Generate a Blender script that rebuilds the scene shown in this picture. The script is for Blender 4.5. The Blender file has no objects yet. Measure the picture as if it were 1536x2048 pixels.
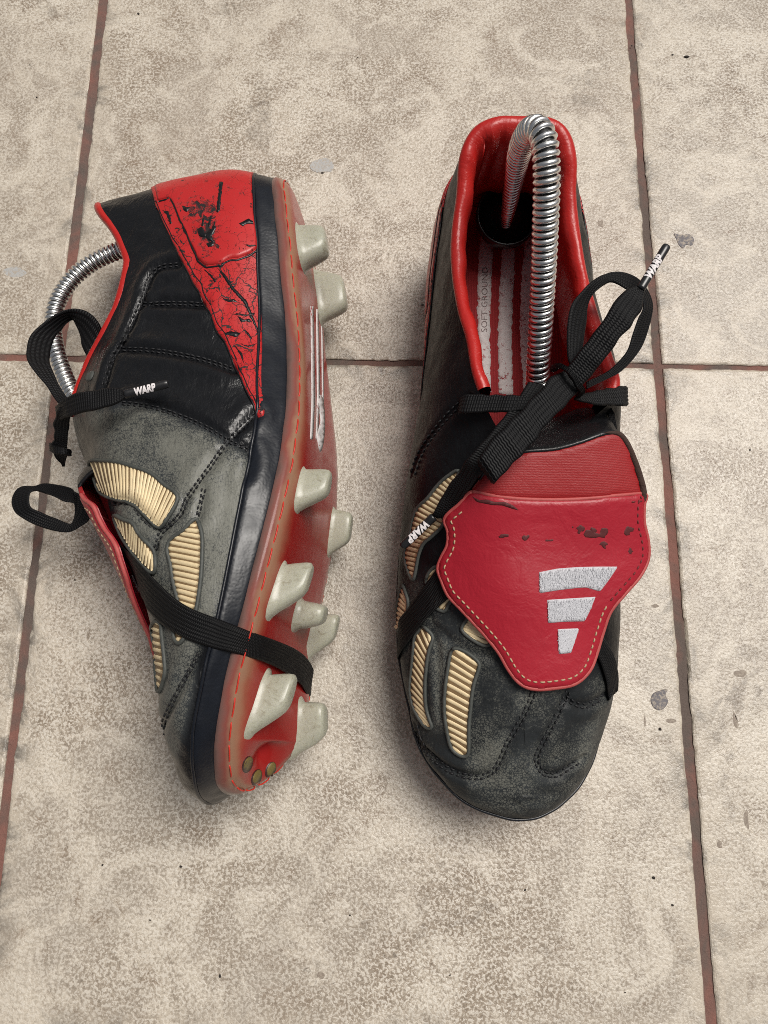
import bpy, bmesh, math, random
import numpy as np
from mathutils import Vector, Matrix
from mathutils.bvhtree import BVHTree
from mathutils.geometry import delaunay_2d_cdt
random.seed(7); rng = np.random.default_rng(7)
S = bpy.context.scene
COL = S.collection
R_ = math.radians
# ------------------------------------------------------------------ camera, sky, sun, exposure
CAM_P, CAM_R, CAM_Y, CAM_H = 0.24345774, 0.02729335, -0.01570817, 0.39133661
FPX, CX, CY = 1538.0, 768.0, 1024.0            # focal length in photo pixels (1536 x 2048)
cam = bpy.data.objects.new('camera', bpy.data.cameras.new('camera')); COL.objects.link(cam)
cam.data.sensor_fit = 'VERTICAL'; cam.data.sensor_height = 36.0
cam.data.lens = FPX / 2048 * 36
cam.data.clip_start = 0.01; cam.data.clip_end = 200
CM = Matrix.Rotation(CAM_Y, 3, 'Z') @ Matrix.Rotation(CAM_P, 3, 'X') @ Matrix.Rotation(CAM_R, 3, 'Z')
cam.matrix_world = Matrix.Translation((0, 0, CAM_H)) @ CM.to_4x4()
S.camera = cam
SUN_EL, SUN_AZ = R_(66), R_(40)                 # azimuth counted from +X towards +Y
w = bpy.data.worlds.new('World'); S.world = w; w.use_nodes = True
nt = w.node_tree; bg = nt.nodes['Background']
sky = nt.nodes.new('ShaderNodeTexSky'); sky.sky_type = 'NISHITA'; sky.sun_disc = False
sky.sun_elevation = SUN_EL; sky.sun_rotation = math.pi / 2 - SUN_AZ
sky.air_density = 1.0; sky.dust_density = 6.0; sky.ozone_density = 0.6
hs = nt.nodes.new('ShaderNodeHueSaturation'); hs.inputs['Saturation'].default_value = 0.30
nt.links.new(sky.outputs[0], hs.inputs['Color']); nt.links.new(hs.outputs[0], bg.inputs[0])
bg.inputs[1].default_value = 0.05
sun = bpy.data.objects.new('sun', bpy.data.lights.new('sun', 'SUN')); COL.objects.link(sun)
sun.data.energy = 2.45; sun.data.angle = R_(28); sun.data.color = (1.0, 0.955, 0.89)
sd = Vector((math.cos(SUN_EL) * math.cos(SUN_AZ), math.cos(SUN_EL) * math.sin(SUN_AZ), math.sin(SUN_EL)))
sun.rotation_euler = sd.to_track_quat('Z', 'Y').to_euler()
sun.location = sd * 3
S.cycles.use_denoising = False; S.cycles.caustics_reflective = False; S.cycles.sample_clamp_indirect = 4.0; S.cycles.pixel_filter_type = 'BLACKMAN_HARRIS'; S.cycles.filter_width = 0.95
S.view_settings.view_transform = 'Standard'; S.view_settings.look = 'None'
S.view_settings.exposure = 0.08; S.view_settings.gamma = 1.0; S.view_settings.use_curve_mapping = False

# ------------------------------------------------------------------ helpers
CMn = np.array(CM)
def ray_dir(px):                                # direction of the ray through photo pixels, z = -1 per unit depth
    px = np.atleast_2d(np.asarray(px, float))
    return np.stack([(px[:, 0] - CX) / FPX, -(px[:, 1] - CY) / FPX, -np.ones(len(px))], 1) @ CMn.T
def at(x, y, z):                                # world point (mm) seen at photo pixel x, y at height z mm
    d = ray_dir([(x, y)])[0]; t = (z - CAM_H * 1000) / d[2]
    return np.array([d[0] * t, d[1] * t, z])
def project(p):
    d = (np.atleast_2d(p) - np.array([0, 0, CAM_H * 1000])) @ CMn
    return np.stack([CX + FPX * d[:, 0] / -d[:, 2], CY - FPX * d[:, 1] / -d[:, 2]], 1)

def cr(P, n, closed=False, axis=0):             # Catmull-Rom through P, n samples per span
    P = np.asarray(P, float)
    if closed: Q = np.concatenate([P[-1:], P, P[:2]])
    else: Q = np.concatenate([2 * P[:1] - P[1:2], P, 2 * P[-1:] - P[-2:-1]])
    out = []
    t = np.linspace(0, 1, n, endpoint=False).reshape((-1,) + (1,) * (P.ndim - 1))
    for i in range(len(Q) - 3):
        a, b, c, d = Q[i:i + 4]
        out.append(0.5 * (2 * b + (c - a) * t + (2 * a - 5 * b + 4 * c - d) * t ** 2 + (3 * b - a - 3 * c + d) * t ** 3))
    out = np.concatenate(out)
    return out if closed else np.concatenate([out, P[-1:]])
def resample(P, step=None, n=None):
    P = np.asarray(P, float); s = np.concatenate([[0], np.cumsum(np.linalg.norm(np.diff(P, axis=0), axis=1))])
    if n is None: n = max(2, int(round(s[-1] / step)) + 1)
    u = np.linspace(0, s[-1], n)
    return np.stack([np.interp(u, s, P[:, k]) for k in range(P.shape[1])], 1)
def smooth_path(P, step=None, n=None): return resample(cr(P, 16), step, n)
def unit(v): return v / np.maximum(np.linalg.norm(v, axis=-1, keepdims=True), 1e-9)

def make_mesh(name, V, F, mat, parent=None, smooth=True, uv=None, attr=None, kind=None):
    me = bpy.data.meshes.new(name)
    V = np.asarray(V, float) * 0.001
    me.from_pydata(V.tolist(), [], [tuple(int(i) for i in f) for f in F]); me.update()
    if smooth: me.polygons.foreach_set('use_smooth', [True] * len(me.polygons))
    if uv is not None:
        L = me.uv_layers.new(name='UVMap'); li = np.zeros(len(me.loops), int); me.loops.foreach_get('vertex_index', li)
        L.data.foreach_set('uv', np.asarray(uv, float)[li].ravel())
    for k, a in (attr or {}).items():
        A = me.attributes.new(k, 'FLOAT', 'POINT'); A.data.foreach_set('value', np.asarray(a, float))
    if mat is not None: me.materials.append(mat)
    o = bpy.data.objects.new(name, me); COL.objects.link(o)
    if parent is not None: o.parent = parent
    if kind: o['kind'] = kind
    return o
def fix_normals(o):
    bm = bmesh.new(); bm.from_mesh(o.data); bmesh.ops.recalc_face_normals(bm, faces=bm.faces); bm.to_mesh(o.data); bm.free()
    return o
def tag(o, label=None, cat=None, group=None, kind=None):
    for k, v in (('label', label), ('category', cat), ('group', group), ('kind', kind)):
        if v: o[k] = v
    return o
def grid_faces(n, m, close_n=False, close_m=False, flip=False):
    F = []
    for i in range(n if close_n else n - 1):
        for j in range(m if close_m else m - 1):
            a, b, c, d = i * m + j, ((i + 1) % n) * m + j, ((i + 1) % n) * m + (j + 1) % m, i * m + (j + 1) % m
            F.append((a, d, c, b) if flip else (a, b, c, d))
    return F
def frames(P, up=None):
    P = np.asarray(P, float); T = unit(np.gradient(P, axis=0))
    n = np.cross(T[0], [0, 0, 1.0] if up is None else up)
    if np.linalg.norm(n) < 1e-3: n = np.cross(T[0], [1.0, 0, 0])
    n = unit(n); N = []
    for t in T:
        n = unit(n - t * np.dot(n, t)); N.append(n)
    N = np.array(N); return T, N, np.cross(T, N)
def tube(P, r, k=8, caps=True):
    P = np.asarray(P, float); r = np.broadcast_to(r, (len(P),)); T, N, B = frames(P)
    a = np.linspace(0, 2 * np.pi, k, endpoint=False)
    V = P[:, None] + r[:, None, None] * (N[:, None] * np.cos(a)[None, :, None] + B[:, None] * np.sin(a)[None, :, None])
    F = grid_faces(len(P), k, close_m=True)
    if caps: F += [tuple(range(k - 1, -1, -1))[::-1], tuple((len(P) - 1) * k + i for i in range(k))]
    return V.reshape(-1, 3), F
class MB:                                        # collects several shapes into one mesh
    def __init__(s): s.V, s.F, s.n, s.U = [], [], 0, []
    def add(s, V, F, uv=None):
        s.V.append(np.asarray(V, float)); s.F += [tuple(i + s.n for i in f) for f in F]; s.n += len(V)
        s.U.append(np.zeros((len(V), 2)) if uv is None else uv)
    def out(s): return np.concatenate(s.V), s.F

# ------------------------------------------------------------------ materials
def M(name, col=(.5, .5, .5), rough=.5, metal=0.0, spec=.5, coat=0.0, coat_rough=.2, sheen=0.0):
    m = bpy.data.materials.new(name); m.use_nodes = True; b = m.node_tree.nodes['Principled BSDF']
    b.inputs['Base Color'].default_value = (*col, 1); b.inputs['Roughness'].default_value = rough
    b.inputs['Metallic'].default_value = metal; b.inputs['Specular IOR Level'].default_value = spec
    b.inputs['Coat Weight'].default_value = coat; b.inputs['Coat Roughness'].default_value = coat_rough
    b.inputs['Sheen Weight'].default_value = sheen
    return m
class NB:                                        # small node-building helper
    def __init__(s, m): s.t = m.node_tree; s.b = s.t.nodes['Principled BSDF']; s.tc = None
    def n(s, k, **kw):
        o = s.t.nodes.new('ShaderNode' + k)
        for a, v in kw.items(): setattr(o, a, v)
        return o
    def l(s, a, b): s.t.links.new(a, b)
    def co(s, k='Object'):
        if s.tc is None: s.tc = s.n('TexCoord')
        return s.tc.outputs[k]
    def noise(s, scale, detail=4, rough=.55, dist=0.0, co=None):
        o = s.n('TexNoise'); o.inputs['Scale'].default_value = scale; o.inputs['Detail'].default_value = detail
        o.inputs['Roughness'].default_value = rough; o.inputs['Distortion'].default_value = dist
        s.l(co or s.co(), o.inputs['Vector']); return o.outputs['Fac']
    def vor(s, scale, feature='F1', out='Distance', co=None, rand=1.0):
        o = s.n('TexVoronoi', feature=feature); o.inputs['Scale'].default_value = scale; o.inputs['Randomness'].default_value = rand
        s.l(co or s.co(), o.inputs['Vector']); return o.outputs[out]
    def ramp(s, x, stops):
        o = s.n('ValToRGB'); e = o.color_ramp.elements
        while len(e) < len(stops): e.new(.5)
        for q, (p, c) in zip(e, stops):
            q.position = p; q.color = (*c, 1) if isinstance(c, tuple) else (c, c, c, 1)
        s.l(x, o.inputs[0]); return o.outputs[0]
    def mix(s, f, a, b, mode='MIX'):
        o = s.n('Mix', data_type='RGBA', blend_type=mode)
        for i, v in ((0, f), (6, a), (7, b)):
            if isinstance(v, (int, float)) and i == 0: o.inputs[0].default_value = v
            elif isinstance(v, tuple): o.inputs[i].default_value = (*v, 1)
            else: s.l(v, o.inputs[i])
        return o.outputs[2]
    def math(s, op, a, b=0.0, c=None):
        o = s.n('Math', operation=op)
        for i, v in enumerate((a, b) if c is None else (a, b, c)):
            if isinstance(v, (int, float)): o.inputs[i].default_value = v
            else: s.l(v, o.inputs[i])
        return o.outputs[0]
    def attr(s, name): o = s.n('Attribute', attribute_name=name); return o.outputs['Fac']
    def bump(s, h, strength, dist):
        o = s.n('Bump'); o.inputs['Strength'].default_value = strength; o.inputs['Distance'].default_value = dist
        s.l(h, o.inputs['Height'])
        if s.b.inputs['Normal'].is_linked: s.l(s.b.inputs['Normal'].links[0].from_socket, o.inputs['Normal'])
        s.l(o.outputs[0], s.b.inputs['Normal'])
    def set(s, k, v): s.l(v, s.b.inputs[k])

def leather(name, col, rough=.42, grain=.35, gscale=1100):
    m = M(name, col, rough); q = NB(m)
    n = q.noise(260, 5); q.set('Base Color', q.mix(n, tuple(c * .6 for c in col), tuple(min(1, c * 1.45) for c in col)))
    q.set('Roughness', q.math('ADD', q.math('MULTIPLY', q.noise(140, 4), .3), rough - .15))
    q.bump(q.vor(gscale, 'SMOOTH_F1'), grain, .00025); q.bump(q.noise(90, 3), .16, .0009)
    return m
MAT = {}
MAT['black'] = leather('black_leather', (.006, .006, .007), .36)
MAT['rand'] = leather('rand_leather', (.006, .0078, .0125), .36, .25, 900)
MAT['red'] = leather('red_lining', (.50, .022, .016), .40, .12, 900)

# ------------------------------------------------------------------ the boot's shape (left foot, mm; heel at +y, medial side at -x)
# per station: feather, bulge, mid, upper, top
MED = [
 [(2,255,17),(2,261,36),(2,259,60),(1,253,87),(-1,246.5,107)],
 [(-11,253,17),(-12,259,36),(-12,257,60),(-12.5,251,87),(-12.5,246,107)],
 [(-21,247,17),(-24.5,251,36),(-24.5,249,60),(-23,244.5,87),(-21.8,241.5,105.5)],
 [(-28,236,17),(-32,238,36),(-32,236.5,59),(-29.5,234,83),(-27,231.5,102)],
 [(-31,220,17),(-35.5,220,36),(-35,219,58),(-31.5,217.5,80),(-28,217,95)],
 [(-31,203,16.5),(-37,203,35),(-36.5,202,57),(-33,201,77),(-30,200,90.5)],
 [(-30,183,16),(-38,183,35),(-37,183,56),(-34,183,76),(-30,183,90)],
 [(-29,163,15),(-38.5,163,34),(-38,163,57),(-34,163,78),(-28,163,93)],
 [(-31,145,14.5),(-40,145,33),(-40,146,58),(-34,147,82),(-25,147,97)],
 [(-35,126,14.5),(-43.5,126,32),(-43,127,57),(-36,128,82),(-22.5,128,100)],
 [(-39,108,15),(-46.5,108,30),(-45.5,108,54),(-36,109,80),(-15,110,98)],
 [(-43,88,15),(-49,88,29),(-48.5,88,50),(-38,88,75),(0,88,92)],
 [(-46,65,15.5),(-51,65,28),(-49.5,65,47),(-37,65,70),(0,65,83)],
 [(-47,42,17),(-51.8,42,28),(-49.5,42,45),(-35,42,65),(0,42,76)],
 [(-45.5,20,19.5),(-50.5,20,29.5),(-48,20,45),(-33.5,20,61),(0,20,70)],
 [(-41.5,0,23),(-46.5,0,32),(-44,0,45),(-29.5,0,58),(0,0,65)],
 [(-36,-16,27),(-41,-18,35),(-37.5,-16,45),(-25,-14,55),(0,-13,60.5)],
 [(-29.5,-27,30.5),(-33.5,-30.5,37.5),(-30,-28,45.5),(-19,-24,52),(0,-22.5,56)],
 [(-20,-36.5,33.5),(-23,-40,39.5),(-20,-37.5,46),(-12,-32,50.5),(0,-30,53)],
 [(-9,-41,35.5),(-11,-45,41),(-9.5,-42,46.5),(-5.5,-37.5,50),(0,-35.5,51.5)],
 [(1,-42.5,36),(1,-47,41.5),(1,-44,46.8),(0.5,-39.5,50),(0,-37,51.2)]]
LAT = [
 None,
 [(15,253,17),(15,259,36),(15,257,60),(12,251,87),(11,246,107)],
 [(23,247,17),(27,251,36),(26,249,60),(22,244.5,87),(18.6,241.2,105.5)],
 [(30,236,17),(35,238,36),(34,236.5,59),(28,234,83),(22.5,231,102)],
 [(33,220,17),(38.5,220,36),(37.5,219,58),(31,217.5,80),(23.5,216,95)],
 [(34,203,16.5),(40,203,35),(39,202,57),(34,201,77),(26,199,90)],
 [(34,183,16),(41,183,35),(40,183,56),(36,182,75),(28.5,181,88.5)],
 [(35,163,15),(43,163,35),(43,163,57),(39,162,77),(32,161,90)],
 [(38,145,14.5),(46,145,34),(45.5,145,57),(42,145,79),(35.5,144,92)],
 [(41,126,14.5),(48.5,126,33),(47.5,126,56),(43,126,79),(37,126,94)],
 [(41,108,15),(50,108,31),(49,108,53),(41,109,76),(22,110,94)],
 [(42,88,15),(51,88,29),(50,88,49),(40,88,73),(0,88,92)],
 [(43,65,15.5),(50.5,65,28),(49,65,46),(37,65,69),(0,65,83)],
 [(44,42,17),(49.5,42,28),(48,42,44),(35,42,64),(0,42,76)],
 [(42,20,19.5),(47.5,20,29.5),(45.5,20,44),(33,20,60),(0,20,70)],
 [(38,0,23),(43,0,32),(41,0,44),(28,0,57),(0,0,65)],
 [(32,-16,27),(36.5,-18,35),(34,-16,44),(23,-14,54.5),(0,-13,60.5)],
 [(25.5,-27,30.5),(29.5,-30.5,37.5),(26.5,-28,45),(17,-24,52),(0,-22.5,56)],
 [(17,-36.5,33.5),(20,-40,39.5),(18,-37.5,46),(11,-32,50.5),(0,-30,53)],
 [(9.5,-41,35.5),(11,-45,41),(10,-42,46.5),(6,-37.5,50),(0,-35.5,51.5)]]
NS = len(MED)                                    # stations 0..20 down the medial side, then back up the lateral side
LOOP = np.array(MED + LAT[:0:-1], float)         # (40, 5, 3)
NL = len(LOOP); SUB = 14; NW = 64
def base_surface():
    ring = np.stack([cr(LOOP[:, j], SUB, closed=True) for j in range(5)], 1)     # (NL*SUB, 5, 3)
    n = len(ring)
    mir = ring[(-np.arange(n)) % n]
    st = np.arange(n) / SUB; st = np.minimum(st, NL - st)
    fr = np.clip((st - 10.2) / .8, 0, 1)[:, None]
    g0 = 2 * ring[:, 0] - ring[:, 1]
    g1 = (1 - fr) * (2 * ring[:, 4] - ring[:, 3]) + fr * mir[:, 3]
    Q = np.concatenate([g0[:, None], ring, g1[:, None]], 1)
    rows = []
    for u in np.linspace(0, 4, NW):
        i = min(int(u), 3); t = u - i
        a, b, c, d = (Q[:, i + k] for k in range(4))
        rows.append(.5 * (2 * b + (c - a) * t + (2 * a - 5 * b + 4 * c - d) * t ** 2 + (3 * b - a - 3 * c + d) * t ** 3))
    return np.stack(rows, 1)                     # (n, NW, 3)
G0 = base_surface(); NT = len(G0)
GF = grid_faces(NT, NW, close_n=True)

class Boot:
    def __init__(s, name, label, mirror, M4, twist=None):
        s.m = -1.0 if mirror else 1.0; s.W = np.array(M4); s.twist = twist
        s.root = bpy.data.objects.new(name, None); COL.objects.link(s.root)
        mm = Matrix(M4.tolist() if hasattr(M4, 'tolist') else M4); mm.translation = mm.translation * 0.001
        s.root.matrix_world = mm; tag(s.root, label, 'football boot', 'pair of football boots')
        s.root.empty_display_size = .02
        s.G = G0.copy(); s.build_bvh()
    def loc(s, P):                               # shape coordinates -> object coordinates (mm)
        P = np.asarray(P, float).reshape(-1, 3).copy()
        if s.twist is not None: P = s.twist(P)
        P[:, 0] *= s.m; P[:, 1] -= 100
        return P
    def unloc(s, P):
        P = np.asarray(P, float).reshape(-1, 3).copy(); P[:, 1] += 100; P[:, 0] *= s.m; return P
    def world(s, P): return s.loc(P) @ s.W[:3, :3].T + s.W[:3, 3]
    def obj(s, P): return (np.asarray(P, float).reshape(-1, 3) - s.W[:3, 3]) @ s.W[:3, :3]   # world mm -> object mm
    def build_bvh(s, Gw=None):
        s.Gw = s.world(s.G).reshape(NT, NW, 3) if Gw is None else Gw
        s.bvh = BVHTree.FromPolygons([Vector(p) for p in s.Gw.reshape(-1, 3)], GF)
        du = np.roll(s.Gw, -1, 0) - np.roll(s.Gw, 1, 0); dv = np.gradient(s.Gw, axis=1)
        N = np.cross(du, dv)
        c = s.Gw.reshape(-1, 3).mean(0)
        N = unit(N)
        if np.sum((s.Gw - c) * N) < 0: N = -N
        for _ in range(2): N = unit(N + np.roll(N, 1, 0) + np.roll(N, -1, 0))
        s.N = N
    def hit(s, px, bvh=None, near=True):         # world points and normals of the surface under photo pixels
        bvh = bvh or s.bvh
        P, Nn = [], []; o = Vector((0, 0, CAM_H * 1000)); C = None
        for d in ray_dir(px):
            dv = Vector(d).normalized(); h = bvh.ray_cast(o, dv)
            if h[0] is None and near:
                best = None
                for t in np.linspace(250, 480, 47):
                    q = bvh.find_nearest(o + dv * t)
                    if best is None or q[3] < best[3]: best = q
                h = best
            n = h[1]
            P.append(h[0]); Nn.append(n)
        P, Nn = np.array(P), np.array(Nn)
        D = P - np.array([0, 0, CAM_H * 1000]); sg = np.sign(-np.sum(D * Nn, 1)); sg[sg == 0] = 1
        return P, Nn * sg[:, None]
    def param(s, th, wv):                        # world point and normal at loop position th (stations) and w in 0..1
        x = (np.asarray(th, float) * SUB) % NT; y = np.clip(np.asarray(wv, float), 0, 1) * (NW - 1)
        i = np.floor(x).astype(int); j = np.minimum(np.floor(y).astype(int), NW - 2); a = (x - i)[..., None]; b = (y - j)[..., None]
        i1 = (i + 1) % NT; i = i % NT
        f = lambda A: (1 - a) * ((1 - b) * A[i, j] + b * A[i, j + 1]) + a * ((1 - b) * A[i1, j] + b * A[i1, j + 1])
        return f(s.Gw), unit(f(s.N))
    def put(s, name, Vw, F, mat, parent=None, **kw):      # world-space vertices (mm) as a child mesh
        o = make_mesh(name, s.obj(Vw), F, mat, parent or s.root, **kw)
        if parent is not None and parent is not s.root: pass
        return o

def lying_matrix(roll, yaw, pit, t):
    sa, ca = math.sin(roll), math.cos(roll)
    B = Matrix(((-sa, 0, -ca), (0, 1, 0), (ca, 0, -sa)))
    m = (Matrix.Rotation(yaw, 3, 'Z') @ Matrix.Rotation(pit, 3, 'X') @ B).to_4x4()
    m.translation = Vector(t); return m
# how the lying boot has curled: sole and instep shifts along its length, and 3 % shorter
KN = [-45, -20, 0, 20, 42, 65, 88, 110, 129, 150, 175, 200, 225, 245, 262]
D_SOLE = [-6.6, -5.2, -5.1, -6.4, -8.6, -11.1, -13.2, -13.4, -11.3, -9.0, -6.8, -4.7, -1.7, 2.5, 5.5]
D_TOP = [-2.6, -4.8, -8.1, -9.0, -4.9, 2.1, 6.7, 8.2, 7.7, 5.2, -1.7, -4.2, 1.0, 5.8, 7.8]
RIDGE = np.interp(KN, [-45, -20, 0, 20, 42, 65, 88, 110, 129, 150, 175, 200, 229, 245, 262],
                  [50, 57, 65, 70, 76, 83, 92, 98, 100, 97, 92, 90, 101, 106, 106])
def curl(P):
    P = P.copy(); y = P[:, 1]
    h = np.clip((P[:, 2] - 18) / np.maximum(1, np.interp(y, KN, RIDGE) - 18), 0, 1)
    P[:, 2] += np.interp(y, KN, D_SOLE) * (1 - h) + np.interp(y, KN, D_TOP) * h
    P[:, 2] -= (P[:, 0] + 36) * np.interp(y, [-25, 0, 22], [.24, .10, 0.0]) * (1 - h)
    P[:, 1] = 105 + (y - 105) * .97
    return P
UP = Boot('football_boot', 'black and red football boot standing upright with its red tongue folded over', False,
          np.array(Matrix.Translation((60, 100, 2))))
LY = Boot('football_boot', 'black and red football boot lying on its side with its studs showing', True,
          np.array(lying_matrix(R_(8.5), R_(-0.4), R_(-2.8), (-32, 102.3, 56))), curl)
def crop(ox, oy, k, *pts): return [(ox + x / k, oy + y / k) for x, y in pts]
def c1(*p): return crop(780, 900, 5.12, *p)
def c2(*p): return crop(780, 1180, 5.12, *p)
def c3(*p): return crop(900, 720, 3.84, *p)
def c4(*p): return crop(1080, 470, 5.12, *p)
def c5(*p): return crop(0, 580, 4.267, *p)
def c6(*p): return crop(0, 880, 5.12, *p)
def c7(*p): return crop(480, 330, 5.12, *p)
def c8(*p): return crop(400, 1300, 5.12, *p)
def cu(*p): return crop(760, 780, 2.327, *p)
def ch(*p): return crop(760, 200, 2.4, *p)
def cl(*p): return crop(0, 330, 2.133, *p)
def cm(*p): return crop(0, 950, 2.133, *p)

def inside(poly, pts):
    poly = np.asarray(poly); x, y = pts[:, 0], pts[:, 1]; r = np.zeros(len(pts), bool); n = len(poly)
    for i in range(n):
        (xa, ya), (xb, yb) = poly[i], poly[i - 1]
        if ya == yb: continue
        r ^= ((ya > y) != (yb > y)) & (x < (xb - xa) * (y - ya) / (yb - ya) + xa)
    return r
def seg_dist(path, pts):                         # distance of points to a polyline (any dimension)
    path = np.asarray(path, float); d = np.full(len(pts), 1e9)
    for a, b in zip(path[:-1], path[1:]):
        ab = b - a; t = np.clip(((pts - a) @ ab) / max(1e-9, ab @ ab), 0, 1)
        d = np.minimum(d, np.linalg.norm(pts - a - t[:, None] * ab, axis=1))
    return d
def closed(P, step, smooth=True):
    P = np.asarray(P, float); Q = cr(P, 10, closed=True) if smooth else P
    return resample(np.concatenate([Q, Q[:1]]), step)[:-1]
def inset(P, d):
    P = np.asarray(P, float); t = unit(np.roll(P, -1, 0) - np.roll(P, 1, 0)); n = np.stack([-t[:, 1], t[:, 0]], 1)
    if not inside(P, P + n * 2).mean() > .5: n = -n
    return P + n * d
def drape(B, poly, step, bvh=None):              # triangulates a photo-pixel outline over a surface: points, normals, faces, rim
    poly = np.asarray(poly, float); nb = len(poly)
    lo, hi = poly.min(0), poly.max(0); g = []
    for r_, y in enumerate(np.arange(lo[1], hi[1], step * .87)):
        for x in np.arange(lo[0] + (r_ % 2) * step / 2, hi[0], step): g.append((x, y))
    g = np.array(g).reshape(-1, 2)
    if len(g):
        g = g[inside(poly, g)]; g = g[seg_dist(np.concatenate([poly, poly[:1]]), g) > step * .45] if len(g) else g
    pts = np.concatenate([poly, g]) if len(g) else poly
    vs, es, fs, ov, oe, of = delaunay_2d_cdt([Vector(p) for p in pts], [(i, (i + 1) % nb) for i in range(nb)], [], 1, 1e-4)
    px = np.array([tuple(v) for v in vs]); P, N = B.hit(px, bvh)
    rim = {}
    for k, o in enumerate(ov):
        for i in o:
            if i < nb: rim[i] = k
    rim = [rim[i] for i in range(nb) if i in rim]
    F = [tuple(f) for f in fs]
    vn = np.zeros_like(P)
    for f in F:
        c = np.cross(P[f[1]] - P[f[0]], P[f[2]] - P[f[0]])
        if np.dot(c, N[f[0]]) < 0: c = -c
        for i in f: vn[i] += c
    return P, unit(vn + N * 1e-3), F, rim, px
def slab(P, N, F, rim, off, th, under=.8, drop=.55):
    n = len(P); V = P + N * (off + th); V[rim] = P[rim] + N[rim] * (off + th * drop)
    bot = P[rim] + N[rim] * (off - under); m = len(rim)
    FF = list(F) + [(rim[i], rim[(i + 1) % m], n + (i + 1) % m, n + i) for i in range(m)]
    return np.concatenate([V, bot]), FF
def panel(B, name, poly, mat, off=0.0, th=1.0, step=7, parent=None, bvh=None, smooth=True, kind=None, drop=.55):
    P, N, F, rim, px = drape(B, closed(poly, step, smooth), step, bvh)
    V, FF = slab(P, N, F, rim, off, th, drop=drop)
    return fix_normals(B.put(name, V, FF, mat, parent, kind=kind))
def on_surface(B, px, off, bvh=None, step=None, n=None, smooth=True):
    px = smooth_path(px, step, n) if smooth else resample(px, step, n)
    P, N = B.hit(px, bvh); return P + N * off, N
def cord_px(B, name, px, r, mat, off=0.0, parent=None, loop=False, bvh=None, step=6):
    q = closed(px, step) if loop else smooth_path(px, step)
    if loop: q = np.concatenate([q, q[:1]])
    P, N = B.hit(q, bvh); V, F = tube(P + N * off, r, 6)
    return B.put(name, V, F, mat, parent)
def stitches_px(B, name, px, length, gap, r, mat, off=.3, parent=None, bvh=None, loop=False, jit=.12):
    q = closed(px, 2.0) if loop else smooth_path(px, 2.0)
    s = np.concatenate([[0], np.cumsum(np.linalg.norm(np.diff(q, axis=0), axis=1))]); mb = MB(); a = 0
    while a + length < s[-1]:
        u = np.linspace(a, a + length * (1 + jit * rng.normal()), 5)
        p = np.stack([np.interp(u, s, q[:, k]) for k in (0, 1)], 1); p += rng.normal(0, jit, 2)
        P, N = B.hit(p, bvh)
        P = P + N * (off + r * np.array([-.9, .3, .7, .3, -.9]))[:, None]
        mb.add(*tube(P, np.array([.6, 1, 1, 1, .6]) * r, 5)); a += length + gap
    V, F = mb.out(); return B.put(name, V, F, mat, parent, kind='stuff')
def ribbon(L, Rr, th, ridges, rot=0):            # woven flat lace between two 3D edge lines
    L, Rr = np.asarray(L, float), np.asarray(Rr, float); n = len(L); wv = Rr - L; c = (L + Rr) / 2
    T = unit(np.gradient(c, axis=0)); Nn = unit(np.cross(T, wv))
    u = np.linspace(0, 1, ridges * 4 + 1)
    h = th * (.5 + .5 * np.abs(np.sin(np.pi * ridges * u)) ** .6) * np.clip(np.sin(np.pi * u) * 3.2, .25, 1)
    uu = np.concatenate([u, u[-2:0:-1]]); hh = np.concatenate([h, -h[-2:0:-1]])
    V = L[:, None] + wv[:, None] * uu[None, :, None] + Nn[:, None] * hh[None, :, None]
    k = len(uu); F = grid_faces(n, k, close_m=True)
    F += [tuple(range(k)), tuple((n - 1) * k + i for i in range(k - 1, -1, -1))]
    s = np.concatenate([[0], np.cumsum(np.linalg.norm(np.diff(c, axis=0), axis=1))])
    uv = np.stack([np.broadcast_to(uu[None], (n, k)), np.broadcast_to(s[:, None], (n, k))], -1).reshape(-1, 2)
    return V.reshape(-1, 3), F, uv
def lift(px, z):                                 # photo pixels + heights -> world points
    z = np.interp(np.linspace(0, 1, len(px)), np.linspace(0, 1, len(z)), z)
    return np.array([at(p[0], p[1], h) for p, h in zip(px, z)])
def lace_piece(B, name, L, Rr, zl, zr=None, th=.75, ridges=5, parent=None, step=1.2):
    l3 = smooth_path(lift(L, zl), n=400); r3 = smooth_path(lift(Rr, zr or zl), n=400)
    n = max(8, int(np.linalg.norm(np.diff((l3 + r3) / 2, axis=0), axis=1).sum() / step))
    l3, r3 = resample(l3, n=n), resample(r3, n=n); k = np.linspace(0, 1, n)[:, None]; am = np.clip(np.sin(np.pi * k) * 2, 0, 1)
    for e in (l3, r3): e += am * sum(rng.normal(0, .10, 3) * np.sin(k * rng.uniform(10, 45) + rng.uniform(0, 6)) for _ in range(4))
    V, F, uv = ribbon(l3, r3, th, ridges)
    return B.put(name, V, F, MAT['lace'], parent, uv=uv)
def text_mesh(txt, shear=0.0, offset=0.0):
    cu_ = bpy.data.curves.new('lettering', 'FONT'); cu_.body = txt; cu_.shear = shear; cu_.offset = offset; cu_.resolution_u = 3
    o = bpy.data.objects.new('lettering', cu_); COL.objects.link(o)
    bpy.context.view_layer.update()
    me = bpy.data.meshes.new_from_object(o.evaluated_get(bpy.context.evaluated_depsgraph_get()))
    bpy.data.objects.remove(o); bpy.data.curves.remove(cu_)
    V = np.array([v.co[:] for v in me.vertices]); F = [tuple(p.vertices) for p in me.polygons]; bpy.data.meshes.remove(me)
    V[:, 0] -= V[:, 0].min(); V[:, 1] -= V[:, 1].min(); V /= max(V[:, 1].max(), 1e-6)
    return V, F
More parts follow.
